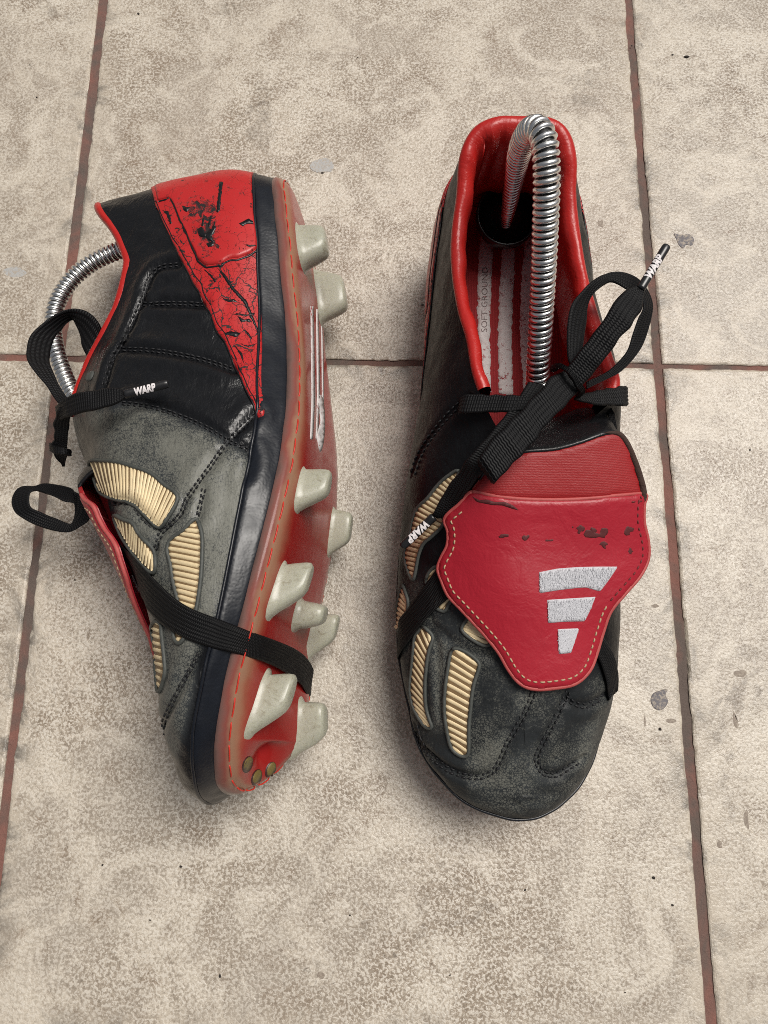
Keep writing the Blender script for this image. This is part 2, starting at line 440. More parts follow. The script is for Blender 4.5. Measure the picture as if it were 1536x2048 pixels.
def aglet(B, p0, p1, r, txt_from, txt_to, parent):
    p0, p1 = np.array(p0, float), np.array(p1, float); d = unit(p1 - p0); ln = np.linalg.norm(p1 - p0)
    view = unit(np.array([0, 0, CAM_H * 1000]) - (p0 + p1) / 2); up = unit(view - d * np.dot(view, d)); side = np.cross(up, d)
    u = np.array([0, .04, .1, .5, .9, .97, 1.0]); rr = r * np.array([.92, 1.04, 1, .97, .98, .96, .8])
    a = np.linspace(0, 2 * np.pi, 16, endpoint=False)
    V = p0 + d * (u * ln)[:, None, None] + rr[:, None, None] * (side * np.cos(a)[None, :, None] + up * .75 * np.sin(a)[None, :, None])
    o = B.put('aglet', V.reshape(-1, 3), grid_faces(len(u), 16, close_m=True) + [tuple(range(16)), tuple(len(u) * 16 - 1 - i for i in range(16))], MAT['plastic'], parent)
    tv, tf = text_mesh('WARP', .22, .05)
    bm = bmesh.new()
    for v in tv: bm.verts.new(v)
    bm.verts.ensure_lookup_table()
    for f in tf:
        try: bm.faces.new([bm.verts[i] for i in f])
        except ValueError: pass
    bmesh.ops.triangulate(bm, faces=bm.faces)
    bmesh.ops.subdivide_edges(bm, edges=[e for e in bm.edges if e.calc_length() > .25], cuts=2, use_grid_fill=False)
    bmesh.ops.triangulate(bm, faces=bm.faces)
    tv = np.array([v.co[:] for v in bm.verts]); bm.verts.index_update(); tf = [tuple(v.index for v in f.verts) for f in bm.faces]; bm.free()
    x = (txt_from + tv[:, 0] / tv[:, 0].max() * (txt_to - txt_from)) * ln; yy = (tv[:, 1] - .5) * 2.1 * r; an = np.clip(yy / r, -1.2, 1.2)
    W = p0 + d * x[:, None] + side * (np.sin(an) * r * 1.03)[:, None] + up * (np.cos(an) * .75 * r + .12)[:, None]
    w_ = make_mesh('lettering', B.obj(W), tf, MAT['white_print'], parent, smooth=False)
    w_['kind'] = 'stuff'
    return o
def tex_pos(q): return q.n('NewGeometry').outputs['Position']
def worn_leather(name, worn=(.19, .19, .162)):
    m = M(name, (.012, .012, .014), .42, spec=.22); q = NB(m)
    big = q.noise(55, 4, .6); fine = q.noise(700, 6, .75); cr_ = q.vor(900, 'DISTANCE_TO_EDGE')
    wv = q.math('MULTIPLY', q.attr('wear'), 1.25)
    k = q.math('ADD', wv, q.math('MULTIPLY', q.math('SUBTRACT', big, .5), 1.35))
    k = q.math('ADD', k, q.math('MULTIPLY', q.math('SUBTRACT', fine, .5), q.math('MULTIPLY_ADD', q.attr('wear'), 1.9, .4)))
    k = q.math('SUBTRACT', k, q.math('MULTIPLY', q.math('LESS_THAN', cr_, .10), .35))
    f = q.ramp(k, [(.30, 0.0), (.62, .55), (1.0, 1.0)])
    f = q.math('MULTIPLY', f, q.ramp(q.attr('wear'), [(.0, 0.0), (.22, 1.0)]))
    tone = q.mix(q.noise(30, 3), tuple(c * .75 for c in worn), tuple(c * 1.15 for c in worn))
    base = q.mix(q.noise(200, 4), (.003, .003, .0036), (.008, .0085, .010))
    sheen_grey = q.math('MULTIPLY', q.math('MINIMUM', q.math('MULTIPLY', q.math('MAXIMUM', q.math('SUBTRACT', q.attr('wear'), .06), 0.0), 2.6), 1.0), q.ramp(q.noise(38, 4, .6), [(.25, .45), (.65, 1.0)]))
    base = q.mix(sheen_grey, base, (.043, .048, .050))  # grey leather sheen painted into the base colour where wear is set
    q.set('Base Color', q.mix(f, base, tone))
    q.set('Roughness', q.math('ADD', q.math('MULTIPLY', f, .25), q.math('ADD', q.math('MULTIPLY', q.noise(160, 4), .34), q.math('MULTIPLY_ADD', q.attr('gloss'), -.11, .25))))
    q.set('Specular IOR Level', q.math('MULTIPLY_ADD', q.attr('gloss'), .32, .20))
    q.bump(q.vor(850, 'SMOOTH_F1'), .30, .00028); q.bump(q.noise(130, 5, .6, .6), .38, .0016); mp = q.n('Mapping'); mp.inputs['Scale'].default_value = (1, .45, 1.3); q.l(q.co(), mp.inputs['Vector']); wr = q.math('ABSOLUTE', q.math('SUBTRACT', q.noise(75, 4, .62, 1.6, co=mp.outputs[0]), .5)); q.bump(q.ramp(wr, [(0.0, 0.0), (.09, 1.0)]), .13, .0010); q.bump(q.noise(45, 3), .25, .003)
    return m
MAT['upper'] = worn_leather('worn_black_leather')
def cracked_red():
    m = M('cracked_red_leather', (.55, .03, .03), .42); q = NB(m)
    nv = q.n('VectorMath', operation='ADD'); ns = q.n('TexNoise'); ns.inputs['Scale'].default_value = 120; ns.inputs['Detail'].default_value = 5; q.l(q.co(), ns.inputs['Vector'])
    sc = q.n('VectorMath', operation='SCALE'); sc.inputs['Scale'].default_value = .010; q.l(ns.outputs['Color'], sc.inputs[0]); q.l(q.co(), nv.inputs[0]); q.l(sc.outputs[0], nv.inputs[1])
    co = nv.outputs[0]
    mp = q.n('Mapping'); mp.inputs['Scale'].default_value = (1, .75, 1.5); q.l(co, mp.inputs['Vector'])
    e1 = q.vor(105, 'DISTANCE_TO_EDGE', co=mp.outputs[0]); e2 = q.vor(330, 'DISTANCE_TO_EDGE', co=mp.outputs[0])
    am = q.math('ADD', q.attr('crack'), q.math('MULTIPLY', q.math('SUBTRACT', q.noise(45, 3), .5), 1.2))
    c1_ = q.math('LESS_THAN', e1, q.math('MULTIPLY', q.math('MAXIMUM', am, 0.0), .020))
    c2_ = q.math('LESS_THAN', e2, q.math('MULTIPLY', q.math('MAXIMUM', q.math('SUBTRACT', am, .55), 0.0), .03))
    chip = q.ramp(q.noise(95, 5, .6, .8), [(.655, 0.0), (.675, 1.0)])
    sa = q.attr('scuff'); scuff = q.ramp(q.math('ADD', q.noise(420, 5, .7), q.math('MULTIPLY', sa, .20)), [(.62, 0.0), (.74, .8)])
    scuff = q.math('MAXIMUM', scuff, q.ramp(q.math('ADD', q.noise(190, 5, .65, .6), q.math('MULTIPLY', sa, .16)), [(.655, 0.0), (.68, 1.0)]))
    k = q.math('MAXIMUM', q.math('MAXIMUM', c1_, c2_), q.math('MAXIMUM', chip, scuff))
    red = q.mix(q.noise(40, 3), (.45, .012, .013), (.56, .028, .028))
    q.set('Base Color', q.mix(k, red, (.018, .012, .012)))
    q.set('Roughness', q.math('ADD', q.math('MULTIPLY', k, .3), .36))
    q.bump(q.math('SUBTRACT', 1.0, k), .8, .0005); q.bump(q.noise(800, 3), .15, .0002)
    return m
MAT['cracked'] = cracked_red()
def tongue_red(name, a, b, rough=.45):
    m = M(name, a, rough); q = NB(m); q.set('Base Color', q.mix(q.noise(60, 5, .6), a, b))
    q.bump(q.vor(1100, 'SMOOTH_F1'), .22, .0002); q.bump(q.noise(70, 4, .55, .5), .35, .0022); cz = q.math('ABSOLUTE', q.math('SUBTRACT', q.noise(48, 4, .6, 1.4), .5)); q.bump(q.ramp(cz, [(0.0, 0.0), (.05, 1.0)]), .07, .0007); return m
MAT['tongue'] = tongue_red('tongue_red', (.35, .009, .022), (.45, .016, .032), .40)
MAT['tongue_edge'] = tongue_red('worn_red_edge', (.42, .05, .05), (.55, .12, .11), .6)
MAT['lining'] = tongue_red('red_lining_leather', (.43, .013, .011), (.52, .022, .016), .34)
def rib_knit():
    m = M('red_rib_knit', (.40, .012, .014), .5); q = NB(m)
    wv = q.n('TexWave', bands_direction='Y'); wv.inputs['Scale'].default_value = 330; wv.inputs['Distortion'].default_value = 2.2; wv.inputs['Detail'].default_value = 2
    wv.inputs['Detail Scale'].default_value = 4; q.l(q.co(), wv.inputs['Vector'])
    q.set('Base Color', q.mix(wv.outputs['Fac'], (.29, .009, .011), (.36, .013, .015))); q.bump(wv.outputs['Fac'], .12, .0003); q.bump(q.noise(55, 3), .3, .002); q.bump(q.noise(1500, 2), .4, .0003); return m
MAT['knit'] = rib_knit()
def insole_mat(name, a, b):
    m = M(name, a, .8); q = NB(m); wv = q.n('TexWave', bands_direction='X'); wv.inputs['Scale'].default_value = 230; wv.inputs['Distortion'].default_value = .3
    q.l(q.co(), wv.inputs['Vector']); q.set('Base Color', q.mix(q.math('MULTIPLY', wv.outputs['Fac'], .6), a, b)); q.bump(wv.outputs['Fac'], .5, .0004); return m
MAT['insole'] = insole_mat('red_insole_fabric', (.30, .015, .018), (.40, .03, .035))
def stripe_mat():
    m = M('worn_white_print', (.7, .68, .66), .7); q = NB(m)
    k = q.ramp(q.noise(420, 5, .7), [(.56, 0.0), (.60, 1.0)]); g = q.noise(60, 3)
    q.set('Base Color', q.mix(q.math('MULTIPLY', k, q.ramp(g, [(.4, .15), (.6, 1.0)])), q.mix(g, (.80, .77, .75), (.66, .62, .61)), (.33, .03, .035))); return m
MAT['stripe'] = stripe_mat()
def gold_mat():
    m = M('gold_rubber', (.66, .47, .22), .52, .08); q = NB(m); n = q.noise(90, 5, .6)
    c = q.mix(n, (.76, .58, .32), (.91, .77, .51)); c = q.mix(q.ramp(q.noise(330, 5, .72), [(.60, 0.0), (.74, .6)]), c, (.40, .27, .13))
    q.set('Base Color', c); q.bump(q.noise(900, 3), .25, .0002); return m
MAT['gold'] = gold_mat()
MAT['gold_bed'] = M('gold_rubber_bed', (.22, .14, .065), .6, .0)
MAT['piping'] = leather('worn_piping', (.07, .075, .068), .6, .3, 1200)
MAT['thread'] = M('black_thread', (.012, .012, .014), .6)
MAT['cream_thread'] = M('cream_thread', (.50, .36, .22), .6)
MAT['dark_thread'] = M('dark_red_thread', (.16, .02, .02), .6)
MAT['red_thread'] = M('red_thread', (.62, .035, .02), .45)
MAT['plastic'] = M('black_plastic', (.012, .012, .013), .32, coat=.3)
MAT['cup'] = M('black_cup_plastic', (.010, .010, .011), .28)
MAT['white_print'] = M('white_print', (.85, .80, .80), .5)
MAT['grey_print'] = M('grey_print', (.22, .17, .165), .7)
def white_embroidery():
    m = M('white_embroidery', (.60, .60, .63), .7, sheen=.2); q = NB(m)
    q.set('Base Color', q.mix(q.noise(1500, 3, .7), (.50, .50, .53), (.74, .74, .77))); q.bump(q.noise(2200, 2), .6, .0003); return m
MAT['embroidery'] = white_embroidery()
MAT['chip'] = M('bare_backing', (.095, .012, .013), .65)
MAT['torn'] = leather('torn_edge', (.05, .025, .018), .85, .8, 1500)
def lace_mat(name='black_lace', f=1.05, n=5.0, col=(.0052, .0052, .0060)):
    m = M(name, col, .58, spec=.24); q = NB(m)
    uv = q.n('SeparateXYZ'); q.l(q.co('UV'), uv.inputs[0])
    fr = q.math('FRACT', q.math('MULTIPLY', uv.outputs[0], n)); ch = q.math('ABSOLUTE', q.math('SUBTRACT', fr, .5))
    v = q.math('ADD', q.math('MULTIPLY', uv.outputs[1], 1 / f), q.math('MULTIPLY', ch, .55))
    h = q.math('SINE', q.math('MULTIPLY', v, 2 * math.pi))
    q.set('Base Color', q.mix(q.math('MULTIPLY_ADD', h, .5, .5), tuple(c * .45 for c in col), tuple(c * 1.5 for c in col)))
    q.bump(h, .45, .00024); q.bump(q.noise(1600, 2), .3, .0002); return m
MAT['lace'] = lace_mat()
MAT['elastic'] = lace_mat('black_elastic', .8, 9.0, (.0045, .0045, .005))
def sole_mat():
    m = M('clear_red_sole', (.4, .05, .04), .22, coat=.14, coat_rough=.03, spec=.14); q = NB(m); e = q.attr('inner')
    k = q.math('ADD', e, q.math('MULTIPLY', q.math('SUBTRACT', q.noise(38, 4, .6), .5), .42))
    c = q.ramp(k, [(.0, (.10, .07, .06)), (.08, (.19, .10, .085)), (.18, (.24, .07, .055)), (.30, (.33, .19, .12)), (.42, (.34, .15, .09)), (.54, (.34, .060, .038)), (.66, (.33, .018, .016)), (1.0, (.31, .013, .012))])
    st = q.n('Mapping'); st.inputs['Scale'].default_value = (1, .06, 1); q.l(q.co(), st.inputs['Vector'])
    sc = q.noise(900, 4, .7, co=st.outputs[0])
    c = q.mix(q.ramp(sc, [(.62, 0.0), (.78, .14)]), c, (.55, .30, .27))
    q.set('Base Color', c); q.set('Roughness', q.math('ADD', q.math('MULTIPLY', q.noise(120, 5), .25), .14))
    q.b.inputs['Subsurface Weight'].default_value = .0; q.b.inputs['Subsurface Radius'].default_value = (.004, .0015, .001)
    q.bump(q.noise(160, 4), .12, .0008); return m
MAT['sole'] = sole_mat()
def stud_mat():
    m = M('pearl_stud_plastic', (.36, .37, .28), .36, coat=.2); q = NB(m)
    q.set('Base Color', q.mix(q.noise(700, 4, .7), (.345, .345, .26), (.50, .495, .405)))
    bc = q.b.inputs['Base Color'].links[0].from_socket; q.set('Base Color', q.mix(q.ramp(q.noise(210, 6, .75, .8), [(.56, 0.0), (.68, .7)]), q.mix(q.ramp(q.noise(1100, 3, .7), [(.60, 0.0), (.72, .5)]), bc, (.17, .165, .11)), (.23, .20, .13))); q.bump(q.noise(160, 4), .2, .0006); q.bump(q.noise(900, 3), .25, .0002)
    q.b.inputs['Subsurface Weight'].default_value = .35; q.b.inputs['Subsurface Radius'].default_value = (.003, .003, .002); return m
MAT['stud'] = stud_mat()
MAT['disc'] = M('amber_disc', (.17, .125, .035), .5)
MAT['disc_rim'] = M('dark_disc_rim', (.05, .018, .015), .4)
def steel():
    m = M('chrome_spring', (.93, .93, .91), .28, 1.0); q = NB(m); q.set('Roughness', q.math('ADD', q.math('MULTIPLY', q.noise(300, 4), .25), .16)); return m
MAT['steel'] = steel()
MAT['coil_shade'] = M('spring_shade', (.10, .10, .10), .4, .9)
def tile_mat():
    m = M('beige_stone_tile', (.44, .38, .30), .5); q = NB(m); p = tex_pos(q); rnd = q.n('ObjectInfo').outputs['Random']
    N = lambda *a: q.noise(*a, co=p)
    n1, n2, n3, n4 = N(6, 6, .62, .7), N(15, 8, .72, 1.0), N(33, 7, .72, 1.4), N(90, 6, .7, 1.2)
    spk, grain, tiny = N(720, 2.5, .55, .5), N(1100, 2, .6, .3), N(260, 5, .72, 1.6)
    amp = q.math('MULTIPLY_ADD', q.ramp(n1, [(.38, 0.0), (.62, 1.0)]), .38, .34)
    c = q.mix(rnd, (.408, .345, .274), (.434, .385, .320))
    c = q.mix(q.ramp(n1, [(.42, 0.0), (.62, .7)]), c, (.320, .252, .182))                 # brown clouds
    c = q.mix(q.ramp(n2, [(.48, 0.0), (.53, .5), (.64, .9)]), c, (.610, .540, .440))     # pale worn patches
    c = q.mix(q.ramp(n3, [(.53, 0.0), (.585, .55), (.70, .85)]), c, (.650, .580, .480))
    c = q.mix(q.ramp(n3, [(.34, .75), (.46, 0.0)]), c, (.265, .198, .140))
    rg = q.math('ABSOLUTE', q.math('SUBTRACT', N(38, 7, .68, 1.8), .5))
    c = q.mix(q.math('MULTIPLY', q.ramp(rg, [(.0, .75), (.022, 0.0)]), q.ramp(n2, [(.46, 0.0), (.58, 1.0)])), c, (.640, .580, .490))   # pale curling veins
    c = q.mix(q.math('MULTIPLY', q.ramp(spk, [(.495, 0.0), (.56, 1.0)]), amp), c, (.735, .682, .596))
    c = q.mix(q.math('MULTIPLY', q.ramp(spk, [(.36, .6), (.45, 0.0)]), amp), c, (.125, .100, .076))
    c = q.mix(q.math('MULTIPLY', q.ramp(grain, [(.56, 0.0), (.72, .7)]), amp), c, (.190, .150, .110))
    pit = q.math('MULTIPLY', q.ramp(tiny, [(.60, 0.0), (.68, .85)]), q.ramp(n2, [(.36, 1.0), (.50, 0.0)]))
    c = q.mix(pit, c, (.120, .096, .074))
    st = q.math('MULTIPLY', q.ramp(N(9, 8, .76, 1.1), [(.575, 0.0), (.67, .85)]), q.ramp(n4, [(.44, 0.0), (.58, .8)]))
    c = q.mix(st, c, (.160, .128, .098))                                                       # soaked-in dirt
    e = q.attr('edge')
    c = q.mix(q.math('MULTIPLY', e, q.ramp(n4, [(.38, 0.0), (.56, .85)])), c, (.560, .490, .395))
    c = q.mix(q.math('MULTIPLY', e, q.ramp(N(24, 6, .72, 1.2), [(.50, 0.0), (.62, .9)])), c, (.165, .145, .122))
    q.set('Base Color', c); q.set('Roughness', q.math('ADD', q.math('MULTIPLY', n3, .35), q.math('MULTIPLY', spk, .25)))
    q.bump(spk, .5, .0007); q.bump(n4, .35, .0010); q.bump(n3, .25, .0016); return m
MAT['tile'] = tile_mat()
def grout_mat():
    m = M('red_grout', (.2, .09, .065), .85); q = NB(m); p = tex_pos(q)
    c = q.mix(q.noise(200, 5, .7, co=p), (.195, .086, .066), (.260, .122, .096))
    c = q.mix(q.ramp(q.noise(11, 5, .7, .6, co=p), [(.43, 0.0), (.58, .9)]), c, (.115, .094, .080)); q.set('Base Color', c)
    q.bump(q.noise(500, 5, .7, co=p), .7, .001); q.bump(q.noise(90, 5, .7, co=p), .5, .002); return m
MAT['grout'] = grout_mat()
def flake(name, a, b):
    m = M(name, a, .6); q = NB(m); p = tex_pos(q)
    c = q.mix(q.noise(160, 5, .7, .8, co=p), a, b); c = q.mix(q.ramp(q.noise(620, 5, .7, co=p), [(.47, 0.0), (.60, .85)]), c, (.40, .34, .27))
    q.set('Base Color', c); q.bump(q.noise(500, 4, co=p), .5, .0005); return m
MAT['spot_white'] = flake('pale_paint', (.52, .51, .48), (.36, .36, .36)); MAT['spot_grey'] = flake('grey_paint', (.10, .094, .104), (.17, .155, .165)); MAT['spot_brown'] = flake('brown_spot', (.20, .155, .12), (.30, .245, .195))
MAT['crumb'] = M('dark_crumb', (.03, .022, .018), .8)
# ------------------------------------------------------------------ floor: grout bed and stone tiles
JX, JY, TW, GW_, GH = [-177.83, 152.17], 182.2, 330.0, 4.8, 3.4
floor = make_mesh('floor', [(-2200, -2200, -1.25), (2200, -2200, -1.25), (2200, 2200, -1.25), (-2200, 2200, -1.25)], [(0, 1, 2, 3)], MAT['grout'], kind='structure')
TILES = {}
def make_tile(i, j):
    x0, x1 = JX[0] + TW * (i - 1) + GW_ / 2, JX[0] + TW * i - GW_ / 2
    y0, y1 = JY + TW * (j - 1) + GH / 2, JY + TW * j - GH / 2
    jit = lambda: rng.normal(0, .35)
    x0, x1, y0, y1 = x0 + jit(), x1 + jit(), y0 + jit(), y1 + jit()
    if j <= 0: x0 -= .3; x1 -= .3
    near = -1 <= i <= 3 and -1 <= j <= 2
    st = 2.5 if near else 40.0
    C = np.array([(x0, y0), (x1, y0), (x1, y1), (x0, y1)], float); ring = []
    for a, b in zip(C, np.roll(C, -1, 0)):
        n = int(TW / st); t = np.linspace(0, 1, n, endpoint=False)
        ring.append(a + (b - a) * t[:, None])
    ring = np.concatenate(ring); n = len(ring); c = C.mean(0)
    def ins(d): h = np.array([(x1 - x0) / 2, (y1 - y0) / 2]); return c + (ring - c) * (h - d) / h
    wob = np.convolve(np.tile(rng.normal(0, 1, n), 3), np.ones(5) / 5, 'same')[n:2 * n] * .75 + rng.normal(0, .12, n)
    o1 = ins(0) + unit(ring - c) * (wob * .85)[:, None]
    rings = [(ins(-.1), -1.6), (o1, -.6 + wob * .08), (ins(.55) + unit(ring - c) * (wob * .9)[:, None], -.22), (ins(1.5), 0.0), (ins(7), 0.0), (ins(13), 0.0)]
    V = np.concatenate([np.column_stack([r, np.broadcast_to(z, n)]) for r, z in rings])
    F = [(k * n + q, k * n + (q + 1) % n, (k + 1) * n + (q + 1) % n, (k + 1) * n + q) for k in range(5) for q in range(n)] + [tuple(5 * n + q for q in range(n))]
    at_ = np.concatenate([np.full(n, e) for e in (1, 1, 1, .9, .35, 0)])
    V[:, :2] -= c
    o = make_mesh('tile', V, F, MAT['tile'], floor, smooth=False, attr={'edge': at_})
    o.location = (c[0] * .001, c[1] * .001, 0); TILES[(i, j)] = (o, c)
for j in range(-1, 3):
    for i in range(-1, 4): make_tile(i, j)
def blob(n=22, amp=.18, sx=1, sy=1):
    a = np.linspace(0, 2 * np.pi, n, endpoint=False); r = 1 + sum(amp / (k + 1) * np.sin((k + 1) * a + rng.uniform(0, 6)) * rng.normal() for k in range(5))
    return np.stack([np.cos(a) * r * sx, np.sin(a) * r * sy], 1)
def spot(name, px, shape, mat, z=.12):           # a flake of dried paint or dirt on the tile under a photo pixel
    q = at(px[0], px[1], 0)
    i = int(math.floor((q[0] - JX[0]) / TW)) + 1; j = int(math.floor((q[1] - JY) / TW)) + 1
    t, c = TILES[(i, j)]; s = np.asarray(shape, float); n = len(s); b = np.array([q[0] - c[0], q[1] - c[1]])
    V = np.concatenate([np.column_stack([b + s, np.full(n, .02)]), np.column_stack([b + s * .94, np.full(n, z)])])
    return make_mesh(name, V, [(k, (k + 1) % n, n + (k + 1) % n, n + k) for k in range(n)] + [tuple(n + k for k in range(n))], mat, t, smooth=False)
def spx(pts, c):                                 # outline given in photo pixels around c -> mm on the floor
    o = at(c[0], c[1], 0)[:2]; return cr(np.array([at(x, y, 0)[:2] - o for x, y in pts]), 4, closed=True)
spot('paint_flake', (641, 332), spx([(619, 332), (624, 324), (640, 318), (655, 317), (667, 328), (664, 342), (650, 345), (640, 347), (624, 341)], (641, 332)), MAT['spot_white'], .25)
spot('paint_flake', (1368, 480), spx([(1348, 467), (1362, 470), (1380, 469), (1388, 480), (1384, 491), (1372, 490), (1367, 497), (1358, 491), (1352, 478)], (1368, 480)), MAT['spot_grey'], .25)
spot('paint_flake', (1318, 1400), spx([(1301, 1400), (1306, 1387), (1320, 1381), (1335, 1378), (1331, 1390), (1336, 1402), (1330, 1415), (1318, 1421), (1306, 1414)], (1318, 1400)), MAT['spot_grey'], .3)
for k, (px, s) in enumerate([((1482, 1347), (3.0, 1.9)), ((1310, 1213), (1.8, 1.0)), ((1471, 1432), (.9, 3.0)), ((1494, 1640), (1.1, 4.5)), ((1200, 448), (1.6, 2.4)), ((1345, 1439), (2.2, 1.0)), ((1290, 1440), (.5, 2.8)), ((640, 1950), (1.8, 1.4)), ((360, 1230), (1.2, .9)), ((30, 545), (6.5, 3.2)), ((560, 1900), (.9, .8)), ((1440, 1690), (1.2, 1.8))]):
    spot('dirt_fleck', px, blob(16, .35, *s), MAT['spot_brown'] if s[0] < 6 else MAT['spot_white'], .05)
mb = MB()
for x, y, r in [(1373, 114, 1.9), (1345, 110, .8), (845, 610, .9), (277, 28, 1.0), (74, 195, .7), (503, 80, .5), (551, 400, .8), (715, 115, .5), (1135, 1420, .6), (1320, 1458, .9), (1307, 1755, .9), (1345, 1810, .7), (645, 346, 1.0), (205, 1730, .7), (362, 1733, .7), (440, 1952, .8), (1263, 92, .7), (1250, 1985, .5), (150, 1160, .5), (1480, 180, .6), (1240, 600, .6), (700, 1830, .5), (900, 1950, .5), (1050, 1780, .6), (300, 1840, .6), (1500, 900, .6), (60, 130, .5)]:
    q = at(x, y, 0); u = unit(rng.normal(0, 1, (10, 3))); u[:, 2] *= .5
    bm = bmesh.new(); bmesh.ops.create_icosphere(bm, subdivisions=1, radius=1)
    V = np.array([v.co[:] for v in bm.verts]) * rng.uniform(.6, 1.3, (len(bm.verts), 1)) * np.array([r, r * rng.uniform(.5, 1), r * .35]) + q + np.array([0, 0, r * .25]); bm.verts.index_update()
    mb.add(V, [tuple(v.index for v in f.verts) for f in bm.faces]); bm.free()
make_mesh('crumbs', *mb.out(), MAT['crumb'], kind='stuff')

# ------------------------------------------------------------------ shared boot parts
def sole_rings():
    F = G0[:, 0]; n = len(F)
    t = np.roll(F, -3, 0) - np.roll(F, 3, 0); out = unit(np.column_stack([t[:, 1], -t[:, 0], np.zeros(n)]))
    c = F.mean(0)
    if np.sum((F - c) * out) < 0: out = -out
    sp = F.copy(); sp[:, 0] = 0.5 + np.interp(F[:, 1], [-45, 260], [0, 1.5]); sp[:, 1] = np.clip(F[:, 1], -22, 232)
    arch = np.interp(F[:, 1], [95, 130, 165, 200], [0, 1, 1, 0])
    dz = lambda v: np.array([0, 0, v])
    R = [F - out * 1.0 + dz(3), F + out * .6 + dz(1.2), F + out * 1.6 - dz(.8), F + out * .9 - dz(3.4), F - out * 1.8 - dz(5.6)]
    for k, z in ((.14, 6.6), (.28, 7.0), (.5, 7.1), (.75, 7.1), (1.0, 7.1)):
        q = F + (sp - F) * k; q = q - dz(z); q[:, 2] += arch * (2.5 * k); R.append(q)
    return np.stack(R, 1), out
SOLE, OUT = sole_rings()
SOLE_E = np.array([0, .03, .08, .20, .36, .50, .66, .82, .92, 1.0])
def shape_world(B, P): return B.world(np.asarray(P).reshape(-1, 3))
def build_sole(B):
    nk = SOLE.shape[1]; V = shape_world(B, SOLE); F = grid_faces(NT, nk, close_n=True)
    o = fix_normals(B.put('sole_plate', V, F, MAT['sole'], attr={'inner': np.tile(SOLE_E, NT)}))
    B.sole = o; B.sole_bvh = BVHTree.FromPolygons([Vector(p) for p in V], F)
    mb = MB(); L = SOLE[:, 3] * .45 + SOLE[:, 4] * .55                # the stitched seam round the edge of the plate
    nrm = unit(OUT - np.array([0, 0, .9])); P = B.world(L + nrm * .55); s = np.concatenate([[0], np.cumsum(np.linalg.norm(np.diff(P, axis=0), axis=1))])
    Q = B.world(L - nrm * .5); a = 0
    while a + 8.5 < s[-1]:
        u = np.linspace(a, a + 8.5 + rng.normal(0, .5), 8); g = lambda A: np.stack([np.interp(u, s, A[:, k]) for k in range(3)], 1)
        w_ = np.array([1, .3, 0, 0, 0, 0, .3, 1])[:, None]
        mb.add(*tube(g(P) * (1 - w_) + g(Q) * w_, .34, 5)); a += 9.6
    B.put('stitching', *mb.out(), MAT['red_thread'], o, kind='stuff')
def stud_shape(ly, wx, h, lean):                 # tapering blade stud with rounded corners, its base at z = 0, pointing down
    a = np.linspace(0, 2 * np.pi, 28, endpoint=False); sq = lambda c: np.sign(c) * np.abs(c) ** .72
    b = np.stack([sq(np.cos(a)) * wx / 2, sq(np.sin(a)) * ly / 2], 1); R = []
    for k, z, s in ((1.3, .9, 0), (1.03, -.7, 0), (.95, -h * .25, .25), (.86, -h * .5, .5), (.76, -h * .74, .74), (.66, -h * .90, .90), (.52, -h * .98, .98), (.32, -h, 1.0)):
        sx = .55 + .45 * k if k < 1 else k
        if s > .85: sx *= (1.45 - .5 * s) if s < .99 else .55
        R.append(np.column_stack([b[:, 0] * sx, b[:, 1] * (k if k < 1 else k) + lean * s, np.full(28, z)]))
    V = np.concatenate(R); F = grid_faces(8, 28, close_m=True) + [tuple(7 * 28 + i for i in range(28))]
    return V, F
STUDS = [(-16, 210, 23, 14, 13, 3), (21, 207, 29, 13, 14.5, 1), (-32, 79, 18, 9, 11.5, 3), (29, 78, 22, 9, 9.5, 2),
         (-34, 36, 21, 9, 11.5, 5), (33, 27, 20, 9, 11.5, 4), (-22, -8, 23, 9, 11.5, 5), (22, -16, 22, 9, 10.5, 4), (2, 32, 13, 13, 12, 0)]
def bottom_at(x, y):                             # height of the plate's underside in shape coordinates
    P = SOLE[:, 5:].reshape(-1, 3); d = (P[:, 0] - x) ** 2 + (P[:, 1] - y) ** 2; k = np.argsort(d)[:6]; return P[k, 2].mean()
def build_studs(B):
    for x, y, ly, wx, h, lean in STUDS:
        V, F = stud_shape(ly, wx, h, lean); an = math.radians(-9 if x < 0 else (9 if x > 0 else 0)) * (1 if y < 80 else .5)
        ca, sa = math.cos(an), math.sin(an); V = np.column_stack([V[:, 0] * ca - V[:, 1] * sa + x, V[:, 0] * sa + V[:, 1] * ca + y, V[:, 2] + bottom_at(x, y)])
        slope = (bottom_at(x, y + 10) - bottom_at(x, y - 10)) / 20; V[:, 2] += (V[:, 1] - y) * slope
        fix_normals(B.put('stud', shape_world(B, V), F, MAT['stud']))
def collar_ring(lim=9.3):
    th = np.linspace(-lim, lim, 190); i = np.round(th * SUB).astype(int) % NT
    T = G0[i, -1]; f = np.abs(th) / lim
    t = np.gradient(T, axis=0); out = unit(np.column_stack([t[:, 1], -t[:, 0], np.zeros(len(t))]))
    if np.sum((T - T.mean(0)) * out) < 0: out = -out
    return th, i, T, out, f
